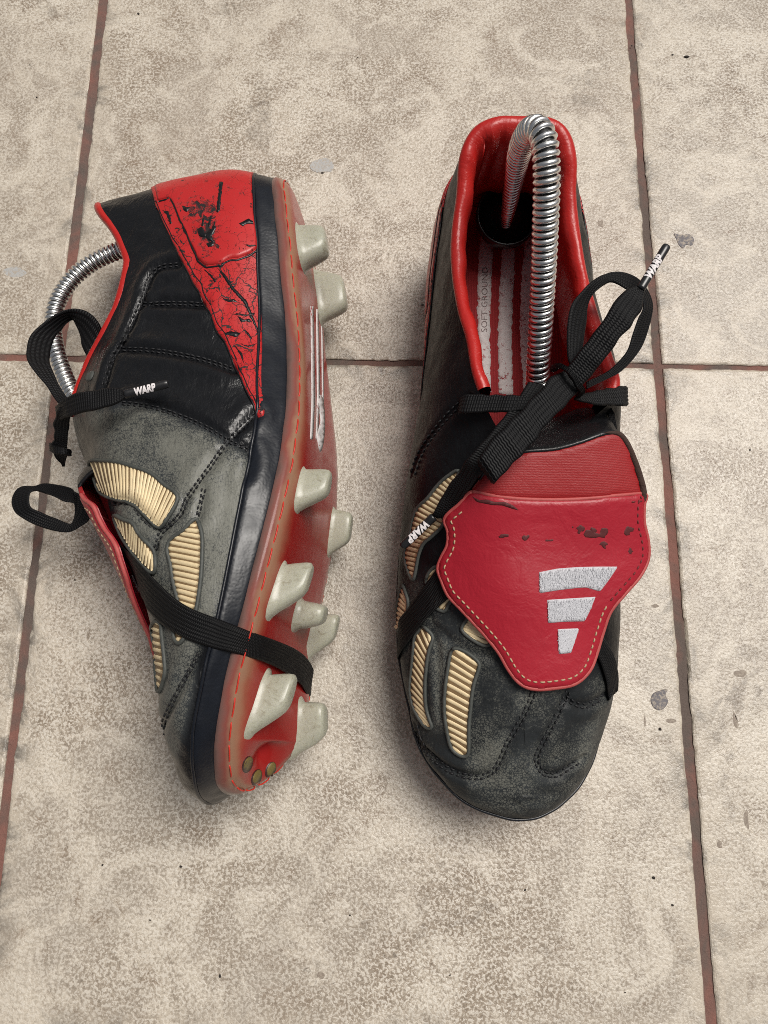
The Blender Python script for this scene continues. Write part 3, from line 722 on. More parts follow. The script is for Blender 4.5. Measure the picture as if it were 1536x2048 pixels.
def build_lining(B):
    th, i, T, out, f = collar_ring(); w_ = np.interp(f, [0, .25, .6, 1], [1.15, 1.02, .88, .76])[:, None]
    wav = (.35 * np.sin(th * 3.1) + .25 * np.sin(th * 7.3 + 1))[:, None]
    prof = [(.3, -1.6), (.75, -.4), (.5, 1.0), (-.6, 2.2), (-2.4, 2.7), (-4.3, 2.0), (-6.0, 0.2), (-7.0, -3), (-7.4, -8), (-7.0, -15), (-6, -24), (-5, -36)]
    R = [T + out * (o * w_ + (wav if o < -2 else 0)) + np.array([0, 0, 1.0]) * z * (w_ if z > 0 else 1) for o, z in prof]
    G = G0[i]; R = [np.where(k >= 8, np.minimum(r, r), r) for k, r in enumerate(R)]
    Fp = G[:, 0] - out * 2.0 + np.array([0, 0, 5.0]); Mid = G[:, 20] - out * 4.5
    R += [Mid, Fp]
    V = np.stack(R, 1); k = V.shape[1]
    return fix_normals(B.put('collar_lining', shape_world(B, V), grid_faces(len(V), k), MAT['lining']))
def build_insole(B):
    F = G0[:, 0]; sp = F.copy(); sp[:, 0] = 1; sp[:, 1] = np.clip(F[:, 1], -20, 230); R = []
    for k, z in ((.0, 8.5), (.08, 6.5), (.3, 5.6), (.6, 5.2), (1.0, 5.0)):
        q = F + (sp - F) * k; q[:, 2] += z; R.append(q)
    V = shape_world(B, np.stack(R, 1)); Fc = grid_faces(NT, 5, close_n=True)
    o = fix_normals(B.put('insole', V, Fc, MAT['insole'])); B.insole = o
    B.in_bvh = BVHTree.FromPolygons([Vector(p) for p in V], Fc); return o
def theta_strip(B, name, w0, w1, th0, th1, off, th_, mat, n=200, m=14, parent=None, attr=None, edge=.3):
    """raised sheet between two w(theta) limits, wrapped on the upper"""
    t = np.linspace(th0, th1, n); R = []
    v = np.linspace(0, 1, m)
    a, b = w0(t), w1(t)
    for q in v:
        P, N = B.param(t, a + (b - a) * q); h = off + th_ * min(1, edge + min(q, 1 - q) * 9)
        R.append(P + N * h)
    P0, N0 = B.param(t, a); P1, N1 = B.param(t, b)
    V = np.stack([P0 + N0 * (off - .8)] + R + [P1 + N1 * (off - .8)], 1)
    return fix_normals(B.put(name, V.reshape(-1, 3), grid_faces(n, m + 2), mat, parent, attr=attr))

# ------------------------------------------------------------------ upper of each boot: seams pressed in, wear and painted sheen, then the raised pieces
def groove(B, paths, depth, rad):
    D = np.zeros((NT, NW)); Gf = B.Gw.reshape(-1, 3)
    for px in paths:
        q, _ = on_surface(B, px, 0, step=6); lo, hi = q.min(0) - 8, q.max(0) + 8
        m = np.all((Gf > lo) & (Gf < hi), 1); d = seg_dist(q, Gf[m]); k = np.zeros(len(Gf))
        k[m] = np.exp(-(d / rad) ** 2) * depth - np.exp(-((d - rad * 2.2) / (rad * 1.5)) ** 2) * depth * .55
        D = np.where(np.abs(k.reshape(NT, NW)) > np.abs(D), k.reshape(NT, NW), D)
    B.disp = getattr(B, 'disp', 0) + D
def wear_map(B, zones, base):
    px = project(B.Gw.reshape(-1, 3)); w_ = np.full(len(px), base)
    for poly, val, soft in zones:
        pl = closed(poly, 12); d = seg_dist(np.concatenate([pl, pl[:1]]), px); ins = inside(pl, px)
        k = np.clip(.5 + np.where(ins, d, -d) / soft, 0, 1); w_ = w_ * (1 - k) + val * k
    return w_
SEAMS_UP = [cu((720, 1385), (690, 1470), (660, 1530), (620, 1600), (590, 1650), (570, 1700), (530, 1770), (470, 1800), (400, 1795), (330, 1770), (250, 1710), (190, 1640), (165, 1560)),
            cu((875, 1400), (840, 1480), (800, 1560), (770, 1620), (735, 1690), (730, 1730), (760, 1780), (820, 1790), (880, 1755), (940, 1715)),
            cu((860, 1430), (900, 1455), (950, 1470), (1000, 1450), (1050, 1420))]
SEAMS_UP2 = [cu((420, 30), (340, 95), (250, 200), (185, 300), (150, 400)), c2((400, 270), (480, 370), (560, 470), (700, 560), (880, 640), (1110, 700)), cu((245, 1110), (262, 1180), (270, 1280), (275, 1400), (285, 1520))]
SEAMS_LY = [cl((760, 425), (690, 435), (640, 480), (600, 590), (540, 720), (480, 830), (440, 950)), cl((610, 595), (720, 590), (880, 595)), cl((520, 785), (640, 790), (780, 810), (900, 840), (1005, 875)),
            cl((520, 1015), (640, 1030), (780, 1075), (900, 1130), (980, 1180), (1050, 1210), (1072, 1260), (1055, 1330)),
            cl((1090, 1060), (980, 1170), (900, 1280), (800, 1420), (770, 1490), (690, 1570), (660, 1650)),
            cm((480, 120), (560, 120), (600, 170), (650, 220), (690, 240)), cm((870, 60), (840, 190)), cm((850, 760), (800, 850), (740, 960), (700, 1050), (690, 1120))]
groove(UP, SEAMS_UP, 1.3, 1.9); groove(UP, SEAMS_UP2, .8, 1.5)
groove(LY, SEAMS_LY, 1.5, 2.2)
for B in (UP, LY):
    x = np.linspace(0, 1, NW)[None]; a = (np.arange(NT) / NT * 2 * np.pi)[:, None]
    wob = .35 * np.sin(a * 23 + x * 9) * np.sin(x * 14 + a * 5) + .25 * np.sin(a * 41 + 2 + x * 21)
    B.build_bvh(B.Gw + B.N * (wob * .32 - B.disp)[..., None])
ZW_LY = [([(150, 838), (215, 815), (290, 812), (380, 845), (470, 890), (505, 930), (500, 985), (470, 1110), (430, 1240), (400, 1300), (350, 1430), (325, 1500), (300, 1380), (290, 1240), (240, 1050), (170, 900)], .62, 26),
         ([(355, 870), (440, 905), (490, 950), (480, 1040), (440, 1180), (410, 1230), (405, 1130), (390, 1010), (330, 930)], .95, 30),
         ([(150, 850), (180, 850), (170, 900), (150, 890)], .7, 20), ([(330, 1330), (390, 1330), (360, 1500), (335, 1520)], .60, 24), ([(150, 840), (175, 830), (190, 900), (170, 920)], .1, 16)]
ZW_UP = [(cu((60, 900), (300, 900), (520, 1150), (650, 1300), (860, 1330), (1100, 1300), (1150, 1600), (1000, 1850), (820, 2000), (560, 2060), (250, 1950), (60, 1600)), .30, 60),  # first zone mainly carries the painted grey sheen over the forefoot
         (cu((520, 1640), (600, 1600), (560, 1760), (420, 1760), (430, 1700)), .62, 26), (cu((220, 1170), (320, 1180), (300, 1330), (290, 1560), (240, 1560), (250, 1350)), .62, 22),
         (cu((600, 1700), (720, 1640), (720, 1840), (560, 1880), (420, 1840)), .50, 30), (cu((640, 1430), (720, 1400), (690, 1480), (640, 1500)), .5, 20), (cu((940, 1600), (1010, 1560), (960, 1740), (890, 1740)), .5, 24), (cu((320, 1890), (600, 1930), (800, 1890), (700, 1960), (450, 1960)), .48, 18)]
def nearest(B, px):                              # (station, w) on the upper under photo pixels
    P, N = B.hit(smooth_path(px, n=24)); G = B.Gw.reshape(-1, 3); k = np.array([int(np.argmin(np.sum((G - p) ** 2, 1))) for p in P])
    th = (k // NW) / SUB; th = np.where(th > NL / 2, NL - th, th); return th, (k % NW) / (NW - 1)
def limit(px):
    th, w_ = nearest(LY, px); o = np.argsort(w_); tw, tt = w_[o], th[o]; return lambda v: np.interp(v, tw, tt)
HEEL_LIM = limit([(306, 396), (325, 435), (345, 480), (370, 530), (410, 610), (450, 690), (480, 750), (508, 812), (517, 838)])
CAP_LIM = limit([(338, 384), (362, 440), (383, 490), (400, 522), (425, 531), (470, 519), (515, 502), (522, 500)])
HEEL_TOP = float(nearest(LY, [(306, 396), (309, 402)])[1].max())
print('heel', HEEL_TOP, HEEL_LIM(np.linspace(.1, 1, 10)), CAP_LIM(np.linspace(.1, 1, 10)))
for B, z, b in ((UP, ZW_UP, .03), (LY, ZW_LY, .0)):
    B.put('upper', B.Gw.reshape(-1, 3), GF, MAT['upper'], attr={'wear': wear_map(B, z, b), 'gloss': np.full(NT * NW, 1.0 if B is LY else 0.0)})
    build_sole(B); build_studs(B); build_lining(B); build_insole(B)
    # leather rand all round the bottom of the upper, with its raised top edge
    top = lambda t: np.interp(np.minimum(t % NL, NL - t % NL), [0, 4, 8, 11, 14, 17, 20], [.125, .125, .142, .18, .21, .228, .235]) + .004 * np.sin(t * 1.7)
    theta_strip(B, 'rand', lambda t: np.full(len(t), .0), top, 0, NL, .1, .8, MAT['rand'], n=420, m=9)
    t = np.linspace(0, NL, 420); P, N = B.param(t, top(t)); V, F = tube(P + N * .6, .75, 6); B.put('rand_edge', V, F, MAT['rand'])
    # red heel panel, wrapped round the back; its front edge runs down and forward to the rand
    lim, cap = HEEL_LIM, CAP_LIM
    def heel(name, w_lo, w_hi, lim_, off, th_, mat, crack, m=44):
        ws = np.linspace(w_lo, w_hi, m); rows = []; att = []
        n = 90
        for k, w_ in enumerate(ws):
            e = lim_(w_); tt = np.linspace(-e, e, n); P, N = B.param(tt, np.full(n, w_))
            hh = off + th_ * np.clip(.7 + np.minimum(np.arange(n), n - 1 - np.arange(n)) * .3, 0, 1) * min(1, .7 + min(k, m - 1 - k) * .3)
            rows.append(P + N * hh[:, None]); att.append(np.full(n, crack(w_)))
        sk = lambda r, w_, s=1: r
        V = np.stack(rows); o = B.put(name, V.reshape(-1, 3), grid_faces(m, n), mat, attr={'crack': np.stack(att).ravel(), 'scuff': np.exp(-(np.minimum(np.linalg.norm((project(V.reshape(-1, 3)) - [415, 462]) / [26, 40], axis=1), np.linalg.norm((project(V.reshape(-1, 3)) - [398, 415]) / [42, 20], axis=1)) ** 2)) if B is LY else np.full(m * n, .15)})
        mo = o.modifiers.new('thickness', 'SOLIDIFY'); mo.thickness = .0009; mo.offset = -1; fix_normals(o); B.heel_bvh.append((V, grid_faces(m, n))); return o
    B.heel_bvh = []
    heel('heel_panel', .128, HEEL_TOP, lim, .45, .5, MAT['cracked'], lambda w_: np.interp(w_, [.17, .5, .7], [1.0, .8, .15]))
    heel('heel_cap', .135, HEEL_TOP - .02, cap, .9, .45, MAT['cracked'], lambda w_: np.interp(w_, [.2, .6], [.16, .04]))
    for s in (1, -1):
        ws = np.linspace(.125, HEEL_TOP, 60); P, N = B.param(s * (lim(ws) - .22), ws); V, F = tube(P + N * .75, .36, 6); B.put('black_trim', V, F, MAT['black'])
        P, N = B.param(s * (lim(ws) + .02), ws); V, F = tube(P + N * .4, .45, 6); B.put('black_trim', V, F, MAT['black'])
        ws = np.linspace(.13, HEEL_TOP - .02, 60); P, N = B.param(s * (cap(ws) + .06), ws); V, F = tube(P + N * .75, .62, 6); B.put('black_trim', V, F, MAT['black'])

for B, sm, ln in ((UP, SEAMS_UP + SEAMS_UP2[:1], 9), (LY, SEAMS_LY, 8)):
    for k, p in enumerate(sm):
        for d in ((-4.5, 4.5) if B is UP else (-3.2, 3.2)):
            q = np.asarray(smooth_path(p, 4)); tt = unit(np.gradient(q, axis=0)); q = q + np.stack([-tt[:, 1], tt[:, 0]], 1) * d
            stitches_px(B, 'stitching', q, ln, 3.5, .42, MAT['thread'], .15)
# long cracks and black scuffs on the lying boot's red heel
CRACKS = [[(935, 72), (952, 70), (945, 130), (938, 190), (928, 205), (922, 200), (930, 130)], [(1018, 250), (1040, 238), (1062, 228), (1075, 238), (1097, 240), (1097, 252), (1060, 250), (1035, 262)], [(775, 175), (812, 180), (796, 202), (785, 196)],
          [(925, 436), (962, 468), (1002, 528), (1050, 576), (1078, 640), (1106, 716), (1104, 728), (1066, 645), (1040, 588), (990, 534), (950, 474)], [(958, 716), (985, 708), (1002, 712), (1026, 718), (1008, 736), (985, 728), (960, 726)],
          [(840, 275), (862, 262), (870, 285), (890, 292), (878, 310), (850, 305)], [(870, 300), (915, 255), (922, 270), (905, 300), (912, 330), (890, 322)], [(880, 335), (915, 318), (912, 345), (888, 352)], [(895, 215), (903, 215), (898, 260), (885, 270)], [(865, 225), (872, 225), (868, 262), (858, 262)], [(912, 240), (918, 240), (915, 290), (906, 300)],
          [(1010, 640), (1040, 660), (1062, 655), (1075, 672), (1050, 668), (1030, 672)], [(940, 560), (975, 575), (1000, 572), (1020, 590), (995, 582), (968, 584)], [(870, 445), (905, 470), (925, 500), (915, 498), (895, 474)], [(1000, 770), (1030, 800), (1045, 840), (1060, 850), (1040, 846), (1022, 806)], [(1020, 760), (1060, 770), (1090, 762), (1090, 768), (1060, 778)],
          [(985, 640), (1015, 632), (1050, 640), (1085, 630), (1086, 636), (1050, 647), (1015, 639)], [(1040, 700), (1062, 715), (1075, 745), (1066, 742), (1054, 718)], [(690, 190), (720, 200), (735, 250), (725, 255), (710, 212)], [(1035, 335), (1065, 342), (1098, 340), (1098, 346), (1062, 349)]]
hv, hf = [], []
for v_, f_ in LY.heel_bvh: hf += [tuple(i + sum(len(a) for a in hv) for i in f) for f in f_]; hv.append(v_.reshape(-1, 3))
HB = BVHTree.FromPolygons([Vector(p) for p in np.concatenate(hv)], hf)
for c_ in CRACKS:
    q = closed(cl(*c_), 3, smooth=False); q = q + rng.normal(0, .5, q.shape); P, N, F, rim, px = drape(LY, q, 6, HB); V, FF = slab(P, N, F, rim, .02, .05, under=.1); fix_normals(LY.put('crack', V, FF, MAT['black']))
# gold ribbed grip panels
def grip(B, poly, ra, rb, n, rr=.95, slant=.0):
    n = int(n * 1.15)
    o = panel(B, 'grip_panel', poly, MAT['gold_bed'], 0.0, .35, 7)
    mb = MB(); ext = lambda P: (lambda q: np.concatenate([[q[0] * 2 - q[3]], q, [q[-1] * 2 - q[-4]]]))(smooth_path(P, n=40))
    A, C = resample(ext(ra), n=240), resample(ext(rb), n=240); pl = closed(poly, 4); pin = inset(pl, 1.5); u0 = np.linspace(0, 1, 240)
    at_u = lambda P, u: np.array([np.interp(u, u0, P[:, k]) for k in (0, 1)])
    for t in np.linspace(-slant, 1, int(n * (1 + slant))):
        p, q = at_u(A, np.clip(t, 0, 1)) + rng.normal(0, .3, 2), at_u(C, np.clip(t + slant, 0, 1)) + rng.normal(0, .4, 2)
        if t < 0: p = p + (at_u(A, 0) - at_u(A, .05)) * (-t / .05)
        if t + slant > 1: q = q + (at_u(C, 1) - at_u(C, .95)) * ((t + slant - 1) / .05)
        u = np.linspace(-.1, 1.1, 50)[:, None]; L_ = p + (q - p) * u; ok = inside(pin, L_)
        if ok.sum() < 6: continue
        k0, k1 = np.where(ok)[0][[0, -1]]; L_ = L_[k0:k1 + 1]; k = max(5, int(np.linalg.norm(L_[-1] - L_[0]) / 5)); L_ = resample(L_, n=k)
        nn = unit(np.array([-(q - p)[1], (q - p)[0]])); L_ = L_ + nn * (np.sin(np.linspace(0, np.pi, k)) * rng.normal(0, .4))[:, None]
        P, N = B.hit(L_); r = rr * 1.16 * np.clip(np.sin(np.pi * np.linspace(.06, .94, k)) * 3.0, .55, 1) * rng.uniform(.93, 1.07)
        mb.add(*tube(P + N * (.72 - r[:, None]), r, 8))
    B.put('ribs', *mb.out(), MAT['gold'], o, kind='stuff')
    cord_px(B, 'piping', poly, .85, MAT['piping'], .35, o, loop=True); return o
grip(UP, c2((640, 610), (700, 605), (800, 650), (905, 735), (912, 800), (870, 930), (845, 1050), (828, 1200), (812, 1350), (808, 1500), (808, 1620), (795, 1690), (740, 1700), (670, 1660), (625, 1600), (598, 1500), (575, 1380), (562, 1230), (562, 1100), (572, 960), (590, 830), (612, 690)),
     c2((645, 640), (605, 790), (580, 980), (570, 1160), (580, 1330), (605, 1470), (650, 1610)), c2((890, 770), (860, 930), (835, 1080), (810, 1240), (800, 1390), (800, 1540), (790, 1685)), 15, 1.1, .03)
grip(UP, c2((345, 375), (430, 460), (438, 510), (415, 580), (390, 700), (375, 830), (365, 950), (365, 1080), (375, 1200), (400, 1300), (435, 1405), (370, 1400), (300, 1310), (240, 1190), (212, 1050), (212, 940), (230, 760), (245, 600), (258, 480), (300, 420)),
     c2((335, 385), (262, 490), (242, 650), (232, 800), (215, 950), (225, 1100), (260, 1210), (340, 1340)), c2((425, 480), (412, 590), (382, 720), (368, 870), (358, 1040), (362, 1160), (388, 1290), (420, 1400)), 16, .95, .10)
grip(UP, c1((135, 1385), (165, 1460), (190, 1540), (188, 1640), (150, 1760), (80, 1850), (50, 1830), (75, 1640), (100, 1480)), c1((125, 1410), (92, 1560), (60, 1780)), c1((185, 1530), (180, 1660), (120, 1800)), 9, .9)
grip(UP, c1((710, 215), (600, 265), (490, 365), (385, 500), (295, 585), (245, 690), (205, 880), (160, 1030), (160, 1130), (195, 1250), (240, 1335), (268, 1250), (300, 1080), (350, 960), (430, 890), (545, 770), (560, 640), (640, 430)),
     c1((685, 240), (560, 310), (480, 390), (390, 515), (300, 605), (252, 720), (215, 880), (168, 1040), (170, 1140), (230, 1310)), c1((700, 260), (650, 390), (590, 540), (560, 690), (530, 775), (425, 885), (345, 960), (298, 1080), (266, 1230), (246, 1330)), 26, 1.0)
grip(UP, c1((375, 1320), (430, 1225), (500, 1205), (580, 1390), (670, 1480), (610, 1570), (565, 1650), (515, 1640), (470, 1600), (400, 1420)), c1((385, 1330), (450, 1480), (530, 1630)), c1((480, 1230), (590, 1400), (650, 1490)), 9, .9)
grip(UP, c2((830, 255), (880, 290), (970, 410), (1050, 520), (985, 570), (880, 530), (780, 460), (735, 400), (775, 320)), c2((830, 275), (795, 335), (757, 390), (775, 440)), c2((900, 320), (965, 420), (1030, 515), (975, 555)), 7, 1.0)
grip(LY, [(180, 924), (203, 921), (234, 924), (265, 933), (302, 947), (327, 968), (356, 995), (330, 1045), (318, 1055), (300, 1039), (280, 1019), (258, 1004), (232, 998), (203, 987), (190, 960)],
     [(184, 930), (203, 928), (234, 931), (264, 940), (300, 954), (324, 974), (349, 996)], [(204, 981), (219, 987), (239, 993), (261, 999), (282, 1014), (301, 1034), (320, 1050)], 25, .95)
grip(LY, [(229, 1031), (246, 1038), (266, 1046), (276, 1063), (290, 1080), (303, 1093), (311, 1112), (310, 1145), (290, 1134), (260, 1097), (241, 1066)], [(231, 1035), (248, 1043), (264, 1053), (274, 1070), (289, 1089), (305, 1112)], [(243, 1062), (254, 1080), (264, 1095), (277, 1110), (289, 1125), (304, 1138)], 14, .85)
grip(LY, [(391, 1038), (404, 1067), (405, 1114), (402, 1161), (395, 1210), (386, 1242), (369, 1277), (357, 1287), (348, 1267), (355, 1230), (356, 1201), (347, 1161), (342, 1128), (335, 1100), (342, 1079), (368, 1060)],
     [(385, 1048), (346, 1083), (341, 1106), (347, 1135), (353, 1170), (361, 1205), (358, 1245), (355, 1272)], [(393, 1046), (400, 1066), (401, 1110), (398, 1150), (393, 1195), (385, 1235), (376, 1255), (366, 1274)], 21, .95)
grip(LY, [(307, 1246), (322, 1246), (326, 1278), (331, 1325), (331, 1350), (320, 1384), (310, 1364), (304, 1325), (302, 1278)], [(308, 1252), (304, 1280), (306, 1325), (313, 1368)], [(321, 1258), (325, 1290), (328, 1328), (321, 1376)], 10, .85)

# ------------------------------------------------------------------ the folded tongue (same piece on both boots)
FLAP_Y = [-8, 8, 20, 42, 65, 88, 100, 108, 114, 119, 123]; FLAP_Z = [66, 69.5, 74, 80, 87.5, 96, 100.5, 103, 103, 99.5, 92]
gx, gy = np.meshgrid(np.linspace(-52, 72, 80), np.linspace(-12, 123, 90), indexing='ij')
gz = np.interp(gy, FLAP_Y, FLAP_Z); gz = np.apply_along_axis(lambda r: np.convolve(np.pad(r, 4, 'edge'), np.ones(9) / 9, 'valid'), 1, gz)
gz = gz - np.where(gx < 0, .0085 * gx ** 2, .0034 * gx ** 2) + .7 * np.sin(gx * .11 + gy * .05) + .5 * np.sin(gy * .16 + 1)
FG = UP.world(np.stack([gx, gy, gz], -1)); flap_bvh = BVHTree.FromPolygons([Vector(p) for p in FG], grid_faces(80, 90))
FLAP = [(945, 984), (920, 1008), (891, 1036), (897, 1062), (896, 1090), (884, 1115), (877, 1137), (884, 1160), (897, 1190), (920, 1215), (945, 1242), (972, 1272), (998, 1305), (1018, 1340), (1040, 1366), (1068, 1377), (1110, 1375), (1150, 1366), (1178, 1340), (1192, 1305), (1205, 1262), (1220, 1222), (1250, 1185), (1278, 1152), (1294, 1118), (1294, 1082), (1286, 1045), (1286, 1010), (1288, 988), (1240, 990), (1180, 996), (1120, 999), (1050, 998), (990, 992)]
KNIT = [(945, 984), (958, 960), (985, 925), (1020, 908), (1060, 903), (1110, 899), (1160, 886), (1208, 869), (1236, 867), (1254, 888), (1268, 930), (1280, 988), (1240, 992), (1180, 998), (1120, 1001), (1050, 1000), (990, 994)]
TORN = [(1206, 866), (1236, 863), (1256, 884), (1274, 925), (1286, 962), (1291, 988), (1288, 1008), (1281, 1000), (1276, 970), (1264, 930), (1250, 895), (1232, 872)]
def to_other(Vw, A, Bb):                         # carries world points from boot A to the same place on boot Bb
    return Bb.world(A.unloc(A.obj(Vw)))
def both(name, V, F, mat, parents=(None, None), kind=None):
    a = fix_normals(UP.put(name, V, F, mat, parents[0], kind=kind)); b = fix_normals(LY.put(name, to_other(V, UP, LY), F, mat, parents[1], kind=kind)); return a, b
def both_panel(name, poly, mat, off, th, step, smooth=True, parents=(None, None), **k):
    P, N, F, rim, px = drape(UP, closed(poly, step, smooth), step, flap_bvh); V, FF = slab(P, N, F, rim, off, th, **k); return both(name, V, FF, mat, parents)
TG = both_panel('tongue_flap', FLAP, MAT['tongue'], 0, 1.7, 8, under=.9)
KB = both_panel('tongue_band', KNIT, MAT['knit'], -.3, 1.4, 8, parents=TG)
both_panel('torn_edge', TORN, MAT['torn'], -.2, 2.2, 6, parents=TG)
P, N = UP.hit(closed(FLAP, 5), flap_bvh); q = closed(FLAP, 5); k = np.ones(len(q), bool)
V, F = tube(np.concatenate([P, P[:1]]) + np.concatenate([N, N[:1]]) * .45, .95, 6); both('tongue_edge', V, F, MAT['tongue_edge'], TG)
ST = inset(closed(FLAP, 4), 15); ST = ST[(ST[:, 1] > 1020) | (ST[:, 0] > 1255)]; i0 = int(np.argmax(np.linalg.norm(ST - np.roll(ST, 1, 0), axis=1))); ST = np.roll(ST, -i0, 0)
def flap_stitch(path, ln, gap, r, mat, off):
    q = resample(path, 1.5); s = np.concatenate([[0], np.cumsum(np.linalg.norm(np.diff(q, axis=0), axis=1))]); mb = MB(); a = 0
    while a + ln < s[-1]:
        u = np.linspace(a, a + ln + rng.normal(0, .8), 5); P, N = UP.hit(np.stack([np.interp(u, s, q[:, k]) for k in (0, 1)], 1), flap_bvh)
        mb.add(*tube(P + N * (off + r * np.array([-.8, .3, .6, .3, -.8]))[:, None], r, 5)); a += ln + gap
    return mb.out()
kk = (ST[:, 0] > 1215) & (ST[:, 1] < 1230)
both('stitching', *flap_stitch(ST[~kk], 8.5, 5, .38, None, 1.65), MAT['cream_thread'], TG, kind='stuff')
both('stitching', *flap_stitch(ST[kk], 8.5, 5, .38, None, 1.55), MAT['dark_thread'], TG, kind='stuff')
# bare chips in the red surface
def chip(cx_, cy_, sx, sy): return [(cx_ + a * (1 + rng.normal(0, .14)), cy_ + b * (1 + rng.normal(0, .14))) for a, b in blob(24, .5, sx, sy)]
for c_ in [(1008, 1073, 9, 4.5), (1051, 1074, 7, 7), (1096, 1080, 9, 4), (1160, 1063, 7, 8), (1180, 1058, 7, 8), (1196, 1068, 17, 13), (1203, 1088, 9, 7), (1252, 1062, 11, 9), (1255, 1102, 5, 11), (1197, 1037, 5, 2), (1165, 1318, 5, 3)] + [(x + rng.normal(0, 16), y + rng.normal(0, 11), rng.uniform(1.3, 3.2), rng.uniform(1.2, 2.6)) for x, y in [(1195, 1070)] * 7 + [(1020, 1074)] * 3 + [(1165, 1066)] * 3 + [(1250, 1075)] * 4]:
    both_panel('chip', chip(*c_), MAT['chip'], 1.62, .12, 4, smooth=False, parents=TG, under=.3)
both_panel('chip', [(946, 992), (960, 999), (975, 998), (990, 1003), (1010, 1003), (1026, 1010), (1037, 1020), (1022, 1016), (1005, 1010), (985, 1009), (970, 1006), (955, 1003)], MAT['chip'], 1.7, .12, 4, smooth=False, parents=TG, under=.3)
# the three embroidered bars, each with its stitches
BARS = [cu((735, 847), (820, 830), (920, 822), (1010, 820), (1098, 820), (1058, 880), (1016, 935), (950, 916), (900, 920), (820, 930), (737, 943)),
        cu((772, 974), (880, 967), (995, 959), (970, 1020), (944, 1072), (860, 1074), (777, 1080)), cu((820, 1109), (918, 1105), (900, 1160), (880, 1220), (825, 1225))]
for b in BARS:
    o = both_panel('embroidered_bar', b, MAT['embroidery'], 1.5, .55, 5, smooth=False, parents=TG)
    bp_ = np.array(b); lo, hi = bp_.min(0), bp_.max(0); mb = MB()
    g = rng.uniform(lo, hi, (1500, 2)); g = g[inside(bp_, g - [0, 5]) & inside(bp_, g + [0, 5])]
    for c_ in g:
        L_ = rng.uniform(2.2, 4.5); a = math.pi / 2 + .18 + rng.normal(0, .22); d = np.array([math.cos(a), math.sin(a)]) * L_
        P, N = UP.hit([c_ - d, c_, c_ + d], flap_bvh); mb.add(*tube(P + N * (2.05 + np.array([0, .28, 0]))[:, None], .16, 4, caps=False))
    both('embroidery', *mb.out(), MAT['embroidery'], o, kind='stuff')
# underside of the tongue: folds over at the band's top edge and runs back down into the throat
FP, FN = UP.hit(smooth_path([(958, 960), (985, 925), (1020, 908), (1060, 903), (1110, 899), (1160, 886), (1208, 869), (1236, 867)], n=30), flap_bvh)
ctr = FP.mean(0); rows = []
for dy, dz, sq in [(-.6, .1, .99), (.4, .2, .99), (2, -1.2, .98), (5, -3.6, .97), (10, -8.5, .94), (15.5, -15, .91), (19.5, -23, .87), (19, -33, .82), (8, -44, .75)]:
    q = FP.copy(); dx = q[:, 0] - ctr[0]; q[:, 0] = ctr[0] + dx * np.where(dx > 0, sq, sq * (1 + .12 * min(1, max(0, dy) / 8))); q[:, 1] += dy; q[:, 2] += dz; rows.append(q)
a, b = both('tongue_back', np.concatenate(rows), grid_faces(len(rows), 30), MAT['black'])
for o in (a, b): mo = o.modifiers.new('thickness', 'SOLIDIFY'); mo.thickness = .0014; mo.offset = 0

# ------------------------------------------------------------------ upright boot: insole print, elastic, laces
for p in ([ch((482, 640), (478, 720), (466, 900), (470, 1100), (492, 1405), (533, 1405), (530, 1250), (528, 1100), (534, 900), (540, 720), (545, 640))], [ch((592, 640), (585, 720), (574, 900), (567, 1100), (568, 1250), (568, 1410), (640, 1415), (634, 1250), (631, 1100), (640, 900), (646, 720), (650, 640))],
          [ch((698, 640), (690, 720), (676, 900), (671, 1100), (680, 1250), (690, 1400), (740, 1400), (740, 1100), (745, 900), (752, 720), (752, 640))]):
    q = closed(p[0], 5, smooth=False); q = q + rng.normal(0, 1.0, q.shape); P, N, F, rim, px = drape(UP, q, 9, UP.in_bvh)
    V, FF = slab(P, N, F, rim, .1, .25, under=.2); fix_normals(UP.put('insole_stripe', V, FF, MAT['stripe'], UP.insole))
tv, tf = text_mesh('SOFT GROUND', 0, 0)
a, b = np.array(ch((514, 1115))[0]), np.array(ch((517, 805))[0]); d = b - a; nn = np.array([d[1], -d[0]]) / np.linalg.norm(d)
px = a + d * (tv[:, :1] / tv[:, 0].max()) + nn * (tv[:, 1:2] * 12)
P, N = UP.hit(px, UP.in_bvh); o = UP.put('lettering', P + N * .42, tf, MAT['grey_print'], UP.insole, smooth=False); o['kind'] = 'stuff'

def band(B, Lp, Rp, bvhs, off, name='elastic_band', tail=None, th=.7, head=None):
    L, Rr = smooth_path(Lp, n=60), smooth_path(Rp, n=60); out = []
    for Q in (L, Rr):
        best = None
        for bv in bvhs:
            P, N = B.hit(Q, bv, near=True); d = np.linalg.norm(P - np.array([0, 0, CAM_H * 1000]), axis=1)
            e = np.linalg.norm(project(P) - Q, axis=1); d = d + e * 3
            if best is None: best = [P + N * off, d]
            else: m = d < best[1]; best[0][m] = (P + N * off)[m]; best[1][m] = d[m]
        P = best[0]; Pp = np.concatenate([np.repeat(P[:1], 4, 0), P, np.repeat(P[-1:], 4, 0)])
        P = np.stack([np.convolve(Pp[:, k], np.ones(9) / 9, 'valid') for k in range(3)], 1)
        out.append(P)
    if callable(tail): tail = tail(out)
    if tail is not None:
        tl = [smooth_path(np.concatenate([out[k][-2:-1], tail[k]]), n=30)[1:] for k in (0, 1)]; out = [np.concatenate([out[k][:-1], tl[k]]) for k in (0, 1)]
    n = 150; V, F, uv = ribbon(resample(out[0], n=n), resample(out[1], n=n), th, 8); return B.put(name, V, F, MAT['elastic'], uv=uv)
wl = lambda *p: UP.world(np.array(p, float))
